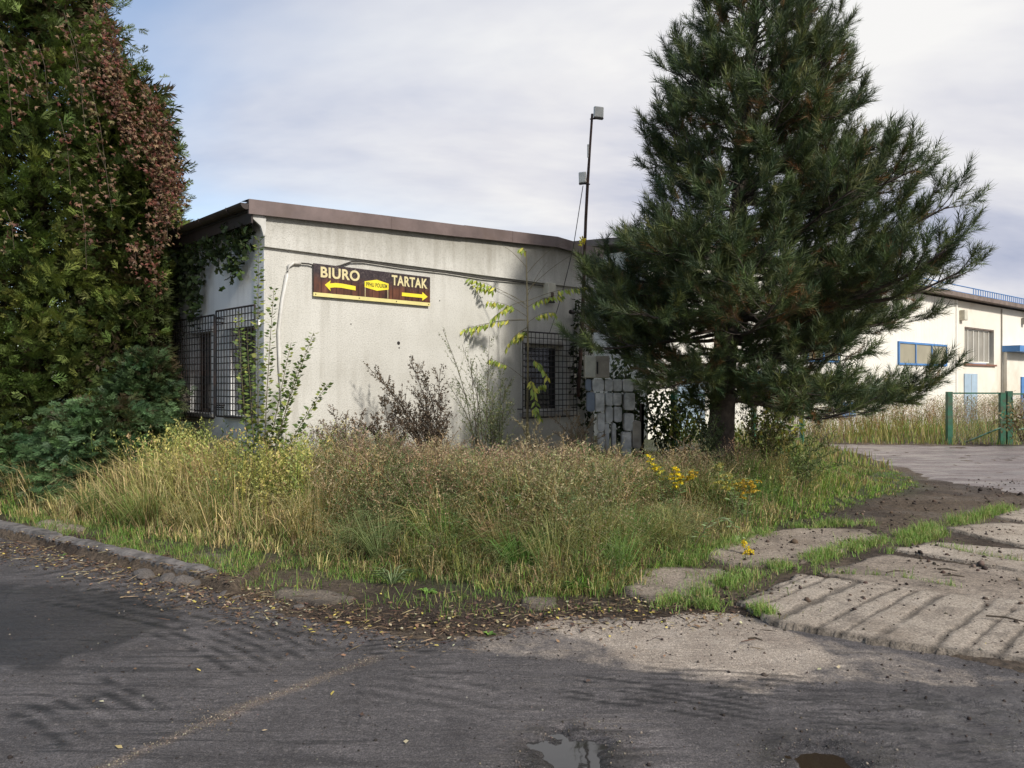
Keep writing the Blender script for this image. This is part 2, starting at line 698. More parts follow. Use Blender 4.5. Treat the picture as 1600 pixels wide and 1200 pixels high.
def mk_soil():
    m = Mt('soil_and_litter')
    co = m.co()
    a = m.attr()
    n = m.ramp(m.noise(20, 8, 0.8, co), [(0.34, 0.28), (0.50, 1.0), (0.66, 2.1)])
    c = m.mix(1.0, a, n, 'MULTIPLY')
    n2 = m.ramp(m.noise(90, 3, 0.7, co), [(0.5, 0.0), (0.62, 1.0)])
    c = m.mix(m.math('MULTIPLY', n2, 0.25), c, (0.22, 0.18, 0.13))
    m.set(c, m.ramp(m.noise(1.2, 5, 0.6, co), [(0.4, 0.55), (0.6, 0.95)]), 0, 0.3)
    b = m.bump(m.noise(26, 8, 0.8, co), 1.0, 0.05)
    return m.m


def soil_col(x, y):
    sd = poly_sd(WILD, x, y)
    g = np.stack([0.055 + 0 * x, 0.062 + 0 * x, 0.028 + 0 * x], -1)      # under the weeds: moss and litter
    s = np.stack([0.115 + 0 * x, 0.085 + 0 * x, 0.06 + 0 * x], -1)        # trodden dirt
    d = np.stack([0.055 + 0 * x, 0.038 + 0 * x, 0.028 + 0 * x], -1)       # dark mud
    w = sstep(-.35, .35, sd + (fbm(x * 2, y * 2, 61) - .5) * .6)[..., None]
    m = sstep(.42, .62, fbm(x * 1.1, y * 1.1, 66))[..., None]
    out = (s * (1 - m) + d * m) * (1 - w) + g * w
    far = sstep(30, 60, np.hypot(x, y))[..., None]
    return out * (1 - far) + far * np.array([0.06, 0.075, 0.03])


xs = grid_axis(-400, 400, -7.5, 8.5, 0.05, 1.2)
ys = grid_axis(-60, 600, 4.2, 10.0, 0.05, 1.08)


def soil_h(x, y):
    z = ground_h(x, y)
    return z - 0.09 * sstep(-0.03, 0.06, poly_sd(ROAD, x, y) - 0.06)


soil = sheet('ground', xs, ys, soil_h, mk_soil(), None, soil_col)
tag(soil, 'bare soil and litter around the weeds and slabs', kind='structure')


def mk_asphalt():
    m = Mt('wet_old_asphalt')
    co = m.co()
    a = m.attr()
    rot = math.atan2(-.556, .83)
    base = m.ramp(m.noise(1.6, 7, 0.65, co), [(0.3, (0.058, 0.051, 0.050)), (0.5, (0.092, 0.082, 0.080)), (0.7, (0.140, 0.124, 0.120))])
    # tyre scuffs: streaks of drier and muddier paste, broken up
    stretch = m.noise(1.0, 6, 0.7, m.co((1.3, 15, 1), (0, 0, -rot + 0.12)), 0.5)
    area = m.ramp(m.noise(0.8, 4, 0.6, m.co((1, 1, 1))), [(0.44, 0.0), (0.56, 1.0)])
    sk = m.math('MULTIPLY', m.ramp(stretch, [(0.50, 0.0), (0.58, 1.0)]), area)
    c = m.mix(m.math('MULTIPLY', sk, 0.62), base, (0.018, 0.016, 0.016))
    stretch2 = m.noise(1.0, 7, 0.75, m.co((0.9, 19, 1), (0, 0, -rot - 0.25)), 0.4)
    sk2 = m.math('MULTIPLY', m.ramp(stretch2, [(0.52, 0.0), (0.64, 1.0)]), m.ramp(m.noise(0.7, 4, 0.6, m.co((1, 1, 1), (0, 0, 1))), [(0.46, 0.0), (0.58, 1.0)]))
    c = m.mix(m.math('MULTIPLY', sk2, 0.38), c, (0.17, 0.145, 0.125))
    # fine cracks
    vc = m.n.new('ShaderNodeTexVoronoi')
    vc.feature = 'DISTANCE_TO_EDGE'
    vc.inputs['Scale'].default_value = 1.5
    wob = m.n.new('ShaderNodeMix')
    wob.data_type = 'VECTOR'
    wob.inputs[0].default_value = 0.16
    nz = m.n.new('ShaderNodeTexNoise')
    nz.inputs['Scale'].default_value = 4.0
    nz.inputs['Detail'].default_value = 5
    m.l.new(co, nz.inputs['Vector'])
    m.l.new(co, wob.inputs[4])
    m.l.new(nz.outputs['Color'], wob.inputs[5])
    m.l.new(wob.outputs[1], vc.inputs['Vector'])
    crack = m.math('MULTIPLY', m.ramp(vc.outputs['Distance'], [(0.004, 1.0), (0.013, 0.0)]), m.ramp(m.noise(0.9, 3, 0.5, m.co((1, 1, 1), (0, 0, 2))), [(0.50, 0.0), (0.58, 1.0)]))
    c = m.mix(m.math('MULTIPLY', crack, 0.35), c, (0.03, 0.026, 0.024))
    # worn pale concrete and sandy wash where the 'pale' attribute says so, with a broken edge
    pale = m.attr('pale', 'Fac')
    pe = m.math('ADD', pale, m.math('MULTIPLY_ADD', m.noise(6, 8, 0.75, co), 0.9, -0.45))
    pm = m.ramp(pe, [(0.30, 0.0), (0.46, 0.55), (0.75, 1.0)])
    cc = m.ramp(m.noise(2.3, 7, 0.7, co), [(0.3, (0.24, 0.19, 0.15)), (0.5, (0.36, 0.30, 0.24)), (0.7, (0.46, 0.39, 0.32))])
    c = m.mix(pm, c, cc)
    # aggregate: coarse chips and fine grain
    ag = m.ramp(m.noise(120, 3, 0.75, co), [(0.36, 0.42), (0.50, 1.0), (0.66, 2.1)])
    c = m.mix(0.85, c, ag, 'MULTIPLY')
    ch = m.ramp(m.noise(34, 4, 0.8, co), [(0.36, 0.70), (0.54, 1.0), (0.68, 1.35)])
    c = m.mix(1.0, c, ch, 'MULTIPLY')
    ag2 = m.ramp(m.vor(85, co, out='Color'), [(0.84, 0.0), (0.93, 1.0)])
    c = m.mix(m.math('MULTIPLY', ag2, 0.30), c, (0.30, 0.27, 0.24))
    c = m.mix(1.0, c, a, 'MULTIPLY')
    wet = m.attr('wet', 'Fac')
    wn_ = m.ramp(m.math('ADD', m.math('MULTIPLY', m.noise(3.2, 7, 0.7, co), 0.9), m.math('MULTIPLY', wet, 0.45)), [(0.42, 0.85), (0.62, 0.50), (0.90, 0.18)])
    rr = m.mix(pm, wn_, 0.85)
    m.set(c, rr, 0, 0.5)
    h1 = m.noise(85, 5, 0.75, co)
    b = m.bump(h1, 0.9, 0.012)
    b = m.bump(stretch, 0.6, 0.03, b)
    b = m.bump(crack, -0.8, 0.01, b) if False else b
    m.bump(m.noise(16, 6, 0.75, co), 0.6, 0.018, b)
    return m.m


gp = ground_pt
TREADS = [((40, 935), (330, 985), 5, .13, .035, .6), ((230, 985), (420, 1062), 7, .10, .03, .55), ((0, 1110), (150, 1160), 6, .10, .035, .55), ((565, 1025), (690, 1010), 4, .085, .028, .75),
          ((860, 1085), (1230, 1130), 5, .075, .026, .6), ((980, 1075), (1330, 1090), 5, .08, .024, .5), ((0, 885), (200, 925), 4, .15, .04, .5), ((420, 985), (600, 1000), 4, .13, .03, .35),
          ((1240, 1150), (1600, 1185), 6, .06, .02, .5), ((1400, 1105), (1640, 1130), 4, .07, .022, .45), ((520, 1090), (800, 1130), 5, .11, .03, .25)]
LINE1 = [ground_pt(150, 1205), ground_pt(350, 1118), ground_pt(585, 1028)]
DARKP = [ground_pt(*p) for p in ((-400, 1105), (0, 1052), (275, 985), (330, 955), (180, 925), (0, 905), (-400, 850))]


def asph_col(x, y):
    c = np.ones(x.shape + (3,))
    nz = (fbm(x * 5, y * 5, 71) - .5)
    d = sstep(-.06, .10, poly_sd(DARKP, x, y) + nz * .55 + (fbm(x * 2, y * 2, 73) - .5) * .5 - 0.02)
    c *= (1 - 0.55 * d)[..., None]
    l = sstep(.075, .0, line_d(LINE1, x, y) + nz * .10)
    c = c * (1 - l[..., None]) + l[..., None] * np.array([1.55, 1.4, 1.2])
    # tread prints: rows of dark paste left by lorry tyres
    for (p, q_, n_, gap, wdt, k_) in TREADS:
        p, q_ = np.array(gp(*p)), np.array(gp(*q_))
        L_t = np.hypot(*(q_ - p))
        d_ = (q_ - p) / L_t
        nn = np.array([-d_[1], d_[0]])
        al = (x - p[0]) * d_[0] + (y - p[1]) * d_[1]
        ac = (x - p[0]) * nn[0] + (y - p[1]) * nn[1] + .05 * (fbm(x * 2.5, y * 2.5, 311) - .5) + .10 * (al / L_t) ** 2
        win = sstep(0, .15 * L_t, al) * sstep(L_t, .8 * L_t, al) * (ac > -gap / 2) * (ac < (n_ - .5) * gap)
        st_ = sstep(wdt, wdt * .35, np.abs(((ac / gap + .5) % 1) - .5) * gap) * sstep(.36, .50, fbm(x * 6, y * 14, 317))
        c *= (1 - min(.88, k_ * 1.35) * win * st_)[..., None]
        hi_ = sstep(wdt, wdt * .3, np.abs(((ac / gap) % 1) - .5) * gap) * sstep(.40, .55, fbm(x * 7, y * 15, 318))
        c *= (1 + .35 * win * hi_)[..., None]
    q = sstep(.30, .0, np.abs(np.hypot((x - PUD1[0]) / 1.0, (y - PUD1[1]) / 1.1) - .30) + nz * .4)
    c *= (1 + .4 * q)[..., None]
    for pd in (PUD1, PUD2):
        dmp = sstep(.40, .20, np.hypot(x - pd[0], y - pd[1]) + nz * .22)
        c *= (1 - .5 * dmp)[..., None]
    # blackish paste on the right
    k = sstep(1.3, 2.3, x + nz) * sstep(4.4, 4.0, y)
    c *= (1 - .18 * k)[..., None]
    return c


rxs = grid_axis(-60, 60, -3.4, 3.4, 0.025, 1.12)
rys = grid_axis(-30, 46, 3.0, 5.2, 0.025, 1.06)
asph = sheet('asphalt_road', rxs, rys, road_h, mk_asphalt(), lambda x, y: poly_sd(ROAD, x, y) + (fbm(x * 6, y * 6, 77) - .5) * .16 > 0, asph_col)
tag(asph, 'dark wet patched asphalt with tyre marks', kind='structure')
me = asph.data
co_ = np.zeros(len(me.vertices) * 3, np.float32)
me.vertices.foreach_get('co', co_)
co_ = co_.reshape(-1, 3)
px_, py_ = co_[:, 0].astype(float), co_[:, 1].astype(float)
APR = [gp(*p) for p in ((820, 975), (905, 964), (1000, 968), (1069, 952), (1143, 950), (1222, 976), (1290, 1004), (1335, 1035), (1262, 1064), (1130, 1072), (1090, 1050), (1000, 1042), (935, 1015))]
BRN = [gp(*p) for p in ((640, 985), (760, 965), (1000, 950), (1300, 1000), (1640, 1060), (1640, 1085), (1350, 1062), (1180, 1085), (1050, 1055), (850, 1040), (700, 1015))]
pale = sstep(-.10, .16, poly_sd(APR, px_, py_) + (fbm(px_ * 3, py_ * 3, 321) - .5) * .25) * .85
pale = np.maximum(pale, .40 * sstep(-.08, .12, poly_sd(BRN, px_, py_) + (fbm(px_ * 3, py_ * 3, 325) - .5) * .3))
at = me.attributes.new('pale', 'FLOAT', 'POINT')
at.data.foreach_set('value', pale.astype(np.float32))
wetv = sstep(1.4, 2.4, co_[:, 0]) * sstep(4.5, 3.6, co_[:, 1]) + sstep(-.02, .05, poly_sd(DARKP, co_[:, 0], co_[:, 1])) * .3
for pd in (PUD1, PUD2):
    wetv = wetv + sstep(.55, .15, np.hypot(co_[:, 0] - pd[0], co_[:, 1] - pd[1]))
at = me.attributes.new('wet', 'FLOAT', 'POINT')
at.data.foreach_set('value', np.clip(wetv, 0, 1.3).astype(np.float32))


def water(name, c, rx, ry, z, col, label):
    m = Mt(name + '_water')
    m.set(col, 0.03, 0, 0.6)
    m.bump(m.noise(9, 2), 0.05, 0.01)
    mb = MB()
    n = 28
    mb.add([(c[0] + rx * math.cos(t * 2 * math.pi / n), c[1] + ry * math.sin(t * 2 * math.pi / n), z) for t in range(n)], [tuple(range(n))])
    o = mb.build('puddle', m.m)
    tag(o, label, kind='structure')


water('clear', PUD1, .27, .30, -.019, (0.03, 0.028, 0.026), 'clear shallow puddle mirroring the sky')
water('muddy', PUD2, .24, .27, -.019, (0.032, 0.023, 0.016), 'small muddy brown puddle')


def mk_yard():
    m = Mt('wet_gravel_yard')
    co = m.co()
    c = m.ramp(m.noise(0.5, 6, 0.6, m.co((1, 3, 1))), [(0.3, (0.13, 0.105, 0.10)), (0.5, (0.20, 0.165, 0.155)), (0.7, (0.27, 0.23, 0.21))])
    c = m.mix(1.0, c, m.ramp(m.noise(40, 4, 0.7, co), [(0.38, 0.5), (0.55, 1.1)]), 'MULTIPLY')
    m.set(c, m.ramp(m.noise(0.8, 5, 0.6, m.co((1, 3, 1))), [(0.42, 0.3), (0.58, 0.85)]), 0, 0.5)
    m.bump(m.noise(12, 6, 0.7, co), 0.6, 0.03)
    return m.m


yxs = grid_axis(6, 60, 7, 14, 0.12, 1.1)
yys = grid_axis(8.5, 22, 10, 20, 0.12, 1.1)
yard = sheet('gravel_yard', yxs, yys, lambda x, y: np.maximum(ground_h(x, y) + .006, .012) - .05 * sstep(.25, -.1, poly_sd(YARD, x, y) + (fbm(x * 2, y * 2, 78) - .5) * .5), mk_yard(),
             lambda x, y: poly_sd(YARD, x, y) + .3 + (fbm(x * 2, y * 2, 78) - .5) * .5 > 0)
tag(yard, 'pale wet gravel yard road in front of the gate', kind='structure')

# ---- concrete slabs
def mk_concrete(name, a, b, mark):
    m = Mt(name)
    co = m.co()
    c = m.ramp(m.noise(1.7, 7, 0.65, co), [(0.3, a), (0.7, b)])
    c = m.mix(1.0, c, m.ramp(m.noise(75, 4, 0.7, co), [(0.35, 0.45), (0.50, 1.0), (0.66, 1.4)]), 'MULTIPLY')
    c = m.mix(1.0, c, m.ramp(m.noise(26, 5, 0.8, co), [(0.36, 0.72), (0.52, 1.0), (0.66, 1.15)]), 'MULTIPLY')
    pit = m.ramp(m.vor(60, co, out='Color'), [(0.86, 0.0), (0.93, 1.0)])
    c = m.mix(m.math('MULTIPLY', pit, 0.45), c, (0.09, 0.075, 0.06))
    c = m.mix(m.ramp(m.noise(3.1, 7, 0.72, co, 0.4), [(0.50, 0.0), (0.64, mark)]), c, (0.075, 0.06, 0.05))
    at_ = m.attr()
    c = m.mix(1.0, c, at_, 'MULTIPLY')
    m.set(c, 0.82, 0, 0.3)
    b1 = m.bump(m.noise(45, 7, 0.8, co), 1.0, 0.018)
    m.bump(m.noise(7, 5, 0.6, co), 0.4, 0.02, b1)
    return m.m


M_conc = mk_concrete('weathered_concrete', (0.33, 0.27, 0.21), (0.53, 0.455, 0.37), 0.45)
M_conc2 = mk_concrete('muddy_concrete', (0.25, 0.20, 0.155), (0.42, 0.35, 0.28), 0.55)
M_mud = mk_concrete('mud_covered_concrete', (0.13, 0.105, 0.08), (0.26, 0.215, 0.17), 0.8)
pave = empty('concrete_paving', (0, 0, 0), kind='structure')


def slab(name, pix, mat, top=0.045, rib=None, label=None, dark=None, inset=-0.035, world_pts=False):
    P = [tuple(p) for p in pix] if world_pts else [ground_pt(*p) for p in pix]
    P = np.array(P)
    lo, hi = P.min(0) - .08, P.max(0) + .08
    st = 0.020 if hi[1] < 7.5 else 0.035
    st = max(st, max(hi - lo) / 210)
    xs_, ys_ = np.arange(lo[0], hi[0], st), np.arange(lo[1], hi[1], st)
    sdn = lambda x, y: poly_sd(P, x, y) - inset + (fbm(x * 5, y * 5, 83) - .5) * .10 + (fbm(x * 22, y * 22, 84, 2) - .5) * .035

    def hf(x, y):
        s = sdn(x, y)
        z = top + 0.008 * (fbm(x * 4, y * 4, 88) - .5) + .004 * (fbm(x * 25, y * 25, 89, 2) - .5)
        if rib:
            ox, oy, ang, w = rib
            u = (x - ox) * math.cos(ang) + (y - oy) * math.sin(ang) + .05 * (fbm(x * 4, y * 4, 92) - .5)
            u = u + .055 * np.sin(u * 9.0)
            ph = np.abs(((u / w) % 1) - .5) * w
            z = z - 0.011 * sstep(.026, .006, ph + .02 * (fbm(x * 12, y * 12, 94) - .5)) * sstep(.22, .40, fbm(x * 1.6, y * 1.6, 93))
        z = z + .010 * (fbm(x * .9, y * .9, 87) - .5) * 2
        return z - 0.075 * sstep(0.004, -0.022, s)

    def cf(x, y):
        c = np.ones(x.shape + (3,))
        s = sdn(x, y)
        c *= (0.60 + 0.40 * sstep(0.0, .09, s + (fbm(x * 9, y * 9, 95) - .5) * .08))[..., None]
        if rib:
            ox, oy, ang, w = rib
            u = (x - ox) * math.cos(ang) + (y - oy) * math.sin(ang) + .05 * (fbm(x * 4, y * 4, 92) - .5)
            u = u + .055 * np.sin(u * 9.0)
            ph = np.abs(((u / w) % 1) - .5) * w
            c *= (1 - .60 * sstep(.034, .006, ph + .03 * (fbm(x * 12, y * 12, 94) - .5)) * sstep(.22, .40, fbm(x * 1.6, y * 1.6, 93)))[..., None]
        if dark is not None:
            k = dark(x, y)[..., None]
            c = c * (1 - k) + k * np.array([.30, .29, .30])
        return c

    o = sheet(name, xs_, ys_, hf, mat, lambda x, y: sdn(x, y) > -0.04, cf, pave)
    if label:
        o['label'] = label
    return o


S1 = [gp(1160, 948), gp(1255, 905), (gp(1600, 970)[0] + 2.4, gp(1600, 970)[1] - .90), (gp(1600, 1062)[0] + 2.4, gp(1600, 1062)[1] - .70), gp(1400, 1012), gp(1215, 976)]
ddir = np.array(gp(1600, 968)) - np.array(gp(1255, 905))
ang1 = math.atan2(ddir[1], ddir[0])
slab('concrete_slab', S1, M_conc, 0.038, rib=(S1[0][0] + .1, S1[0][1], ang1, 0.215), label='ribbed slab with rows of grooves', world_pts=True,
     dark=lambda x, y: sstep(.25, -.15, (y - 4.55) + .25 * (x - 2.5) * .2 + (fbm(x * 3, y * 3, 97) - .5) * .5) * .85)
slab('concrete_slab', [(1283, 900), (1392, 872), (1600, 903), (2100, 990), (2100, 1060), (1600, 964)], M_conc2, 0.034)
slab('concrete_slab', [(1404, 863), (1462, 852), (1600, 864), (2100, 908), (2100, 965), (1600, 898)], M_conc, 0.036)
slab('concrete_slab', [(1484, 830), (1556, 822), (2100, 845), (2100, 902), (1600, 857)], M_conc, 0.037)
slab('concrete_slab', [(1556, 811), (1600, 798), (1750, 795), (1850, 815), (1700, 822), (1600, 819)], M_conc, 0.036)
slab('concrete_slab', [(1100, 868), (1170, 843), (1245, 829), (1348, 832), (1374, 843), (1262, 878), (1200, 886), (1128, 884)], M_conc2, 0.034)
slab('concrete_slab', [(985, 925), (1004, 897), (1043, 891), (1130, 896), (1128, 908), (1056, 934), (1010, 942)], M_conc2, 0.03)
slab('concrete_slab', [(45, 838), (60, 825), (118, 822), (138, 838), (95, 848)], M_conc2, 0.10, inset=.02)
slab('concrete_slab', [(812, 950), (818, 936), (866, 938), (872, 950), (840, 955)], M_mud, 0.020, inset=.01)
slab('concrete_slab', [(425, 935), (440, 922), (512, 925), (560, 938), (505, 948)], M_mud, 0.022, inset=.0)
slab('concrete_slab', [(290, 880), (330, 872), (372, 884), (365, 900), (320, 902)], M_mud, 0.075, inset=.0)

# ---- kerb: separate stones, then broken rubble
M_kerb = plain('dirty_kerb_stone', (0.15, 0.135, 0.125), 0.85, 0, 0.5, 9, 0.02, (0.035, 0.03, 0.026))
kerb = empty('kerb', (0, 0, 0), kind='structure')
kb = [np.array(p) for p in KERB]
stones = []
for a, b in zip(kb[:-1], kb[1:]):
    L = np.hypot(*(b - a))
    n = max(1, round(L / 0.98))
    for i in range(n):
        stones.append((a + (b - a) * (i + .006) / n, a + (b - a) * (i + .994) / n))
for i, (a, b) in enumerate(stones):
    d = (b - a) / np.hypot(*(b - a))
    nrm = np.array([-d[1], d[0]])
    nseg = 7
    mb = MB()
    vs_, fs = [], []
    for k in range(nseg + 1):
        p = a + (b - a) * k / nseg
        jt = [random.uniform(-.012, .012) for _ in range(6)]
        worn = .02 * abs(random.gauss(0, 1)) * (1.5 if i > len(stones) - 3 else .3)
        for (o_, z_) in ((0, -.12), (0 + jt[0] * .6, .085 + jt[1] * .6), (.022, .128 - worn), (.12 + jt[2], .130 - worn * .6), (.13, -.12)):
            q = p + nrm * o_
            vs_.append((q[0], q[1], z_))
    for k in range(nseg):
        for j in range(4):
            fs.append((k * 5 + j, k * 5 + j + 1, (k + 1) * 5 + j + 1, (k + 1) * 5 + j))
    fs.append((0, 1, 2, 3, 4))
    fs.append(tuple(nseg * 5 + j for j in (4, 3, 2, 1, 0)))
    mb.add(vs_, fs)
    mb.build('kerb_stone', M_kerb, kerb)


def rock_mesh(name, mat, seed, sub=2):
    bm = bmesh.new()
    bmesh.ops.create_icosphere(bm, subdivisions=sub, radius=1)
    for v in bm.verts:
        c = v.co
        k = 1 + .55 * (float(vnoise(c.x * 1.6 + seed * 9, c.y * 1.6 + c.z * 2.3, seed)) - .5) + .2 * (float(vnoise(c.x * 5 + seed, c.z * 5 + c.y * 3, seed + 4)) - .5)
        c *= k
        c.z *= .62
    me = bpy.data.meshes.new(name)
    bm.to_mesh(me)
    bm.free()
    me.materials.append(mat)
    return me


M_rock = plain('broken_kerb_rubble', (0.12, 0.105, 0.095), 0.9, 0, 0.5, 14, 0.02, (0.06, 0.05, 0.04))
rocks = [rock_mesh('rubble_stone', M_rock, s) for s in (1, 2, 3, 4)]
rub = [(228, 903, .13), (262, 907, .10), (286, 913, .12), (304, 917, .08), (355, 929, .075), (368, 936, .045), (432, 950, .05), (466, 951, .055)]
for i, (px, py, s) in enumerate(rub):
    o = bpy.data.objects.new('rubble_stone', rocks[i % 4])
    link(o)
    x, y = gp(px, py)
    o.location = (x, y, s * .12 + .0)
    o.scale = (s * .85, s * .65, s * .75)
    o.rotation_euler = (random.uniform(-.3, .3), random.uniform(-.3, .3), random.uniform(0, 6))
    tag(o, ['largest dark lump of broken kerb stone right after the last whole kerb stone', 'dark broken kerb lump second from the end of the intact kerb', 'rounded grey lump in the middle of the crumbled kerb', 'small grey lump at the right end of the crumbled kerb row', 'fist sized stone lying apart in the grass fringe past the crumbled kerb', 'pebble sized stone leaning on the fist sized stone past the kerb', 'left one of two small stones far out in the leaf litter', 'right one of two small stones far out in the leaf litter'][i], 'stone', 'broken stones where the kerb has crumbled')

# ================================================================== OFFICE BUILDING
ua = math.atan2(.6933, .7206)
A = (-3.22, 10.0)
bld = empty('office_building', (A[0], A[1], 0), ua, 'single storey pale stucco building with brown roof edge and barred windows', 'building')


def B2W(x, y, z=0):
    c, s = math.cos(ua), math.sin(ua)
    return (A[0] + x * c - y * s, A[1] + x * s + y * c, z)


def cells(u0, u1, z0, z1, holes):
    us = sorted({u0, u1, *[h[0] for h in holes], *[h[1] for h in holes]})
    zs = sorted({z0, z1, *[h[2] for h in holes], *[h[3] for h in holes]})
    out = []
    for i in range(len(us) - 1):
        for j in range(len(zs) - 1):
            cu, cz = (us[i] + us[i + 1]) / 2, (zs[j] + zs[j + 1]) / 2
            if not any(h[0] < cu < h[1] and h[2] < cz < h[3] for h in holes):
                out.append((us[i], us[i + 1], zs[j], zs[j + 1]))
    return out


L_, D_ = 6.62, 9.0
fh = [(4.75, 5.76, 1.15, 2.35)]
sh = [(.2, 1.02, 1.22, 2.42), (1.68, 2.46, 1.22, 2.42), (5.0, 6.0, 1.22, 2.42)]
mb = MB()
for (a, b, c, d) in cells(0, L_, -.3, 3.43, fh):
    mb.box(a, 0, c, b, .28, d)
mb.build('front_wall', M_stucco, bld)
rz = lambda x: 3.98 + .0494 * x if x < 5.47 else 4.25 - .06 * (x - 5.47)
mb = MB()
mb.prism([(-.02, 3.43), (L_, 3.43), (L_, rz(L_) - .12), (5.47, rz(5.47) - .12), (-.02, rz(0) - .12)], -.05, .28, 'y')
mb.build('parapet_band', M_stucco, bld)
mb = MB()
for (a, b, c, d) in cells(.283, D_, -.3, 3.86, sh):
    mb.box(0.003, a, c, .28, b, d)
# thin return that gives the corner its cream edge
mb.build('side_wall', M_white, bld)
mb = MB()
mb.box(0.0, .283 + .003, -.3, .0, .29, 0)
mb = MB()
mb.box(-.005, .0, -.3, -.001, .283, 3.42)
mb.build('corner_render', M_white, bld)
mb = MB()
mb.box(L_ - .28, .28, -.3, L_, D_, 3.85)
mb.box(.28, D_ - .28, -.3, L_ - .28, D_, 3.85)
mb.build('rear_wall', M_stucco, bld)
MB().box(.28, .28, .35, L_ - .28, D_ - .28, .40).build('floor_slab', M_sill, bld)
mb = MB()
mb.prism([(-.24, rz(-.24) - .12), (5.47, rz(5.47) - .12), (L_ + .1, rz(L_) - .12), (L_ + .1, rz(L_)), (5.47, rz(5.47)), (-.24, rz(-.24))], -.10, D_ + .1, 'y')
rf = mb.build('roof', M_roof, bld)
# folded metal flashing along the front edge in overlapping lengths
cuts = [-.27, 1.9, 3.3, 4.35, 5.47, 6.1, L_ + .12]
for i in range(len(cuts) - 1):
    a, b = cuts[i], cuts[i + 1]
    pr = .004 * (i % 2)
    mb = MB()
    za, zb = rz(a) + random.uniform(-.004, .004), rz(b) + random.uniform(-.004, .004)
    mb.prism([(a, za - .165), (b, zb - .165), (b, zb + .022), (a, za + .022)], -.135 - pr, -.105 - pr, 'y')
    mb.add([(a, -.135 - pr, za + .022), (b, -.135 - pr, zb + .022), (b, .10, zb + .026), (a, .10, za + .026)], [(0, 1, 2, 3)])
    mb.build('roof_flashing', M_fascia, rf)
# gutter: half round channel on the left eave
mb = MB()
prof = [(-.30 + .075 * math.cos(t), 3.93 + .075 * math.sin(t)) for t in np.linspace(math.pi, 2 * math.pi, 9)]
n = len(prof)
ys_g = np.linspace(-.12, D_, 12)
vs_, fs = [], []
for k, y in enumerate(ys_g):
    for p in prof:
        vs_.append((p[0], y, p[1] - .004 * k))
for k in range(len(ys_g) - 1):
    for j in range(n - 1):
        fs.append((k * n + j, k * n + j + 1, (k + 1) * n + j + 1, (k + 1) * n + j))
fs.append(tuple(range(n)))
mb.add(vs_, fs)
g = mb.build('gutter', M_gutter, bld)
for y in np.arange(.3, D_, .9):
    m2 = MB()
    m2.tube([(-.30 + .082 * math.cos(t), y, 3.93 + .082 * math.sin(t)) for t in np.linspace(math.pi, 2 * math.pi, 7)], .008, 4)
    m2.build('gutter_bracket', M_gutter, g)
MB().box(-.225, -.10, 3.70, -.20, D_, 3.86).build('eave_board', M_gutter, bld)
MB().box(-.20, -.05, 3.80, .0, D_, 3.815).build('soffit', M_gutter, bld)
# curl of loose flashing at the corner
MB().prism([(-.20, 3.86), (-.02, 3.80), (-.02, 3.62), (-.05, 3.55), (-.09, 3.68), (-.2, 3.76)], -.09, -.055, 'y').build('corner_scrap', M_frame, bld)


def window(parent, hole, depth, axis, name='window', mull=True, sill_z=None, wood=False):
    u0, u1, z0, z1 = hole

    def bx(mb, a0, d0, c0, a1, d1, c1):
        return mb.box(a0, d0, c0, a1, d1, c1) if axis == 'x' else mb.box(d0, a0, c0, d1, a1, c1)
    f = MB()
    w = .055
    for q in ((u0, z0, u1, z0 + w), (u0, z1 - w, u1, z1), (u0, z0 + w, u0 + w, z1 - w), (u1 - w, z0 + w, u1, z1 - w)):
        bx(f, q[0], depth, q[1], q[2], depth + .05, q[3])
    if mull:
        c = (u0 + u1) / 2
        bx(f, c - .025, depth, z0 + w, c + .025, depth + .05, z1 - w)
    fo = f.build(name, M_wood if wood else M_frame, parent)
    p = MB()
    bx(p, u0 + w, depth + .02, z0 + w, u1 - w, depth + .03, z1 - w)
    p.build('pane', M_glass, fo)
    s = MB()
    bx(s, u0 - .10, -.06, z0 - .06, u1 + .10, depth, z0 - .003)
    s.build('sill', M_sill, fo)
    return fo


window(bld, fh[0], .14, 'x', mull=False)
for h in sh:
    window(bld, h, .16, 'y', mull=False, wood=True)
# raised surrounds of the side windows
for h in sh[:2]:
    mb = MB()
    w = .10
    for q in ((h[0] - w, h[3], h[1] + w, h[3] + .07), ):
        mb.box(-.035, q[0], q[1], .0, q[2], q[3])
    mb.build('window_hood', M_white, bld)
mb = MB()
w = .07
h = fh[0]
for q in ((h[0] - w, h[3] + .0, h[1] + w, h[3] + w), (h[0] - w, h[2], h[0], h[3]), (h[1], h[2], h[1] + .10, h[3])):
    mb.box(q[0], -.025, q[1], q[2], .0, q[3])
mb.build('window_surround', M_frame, bld)


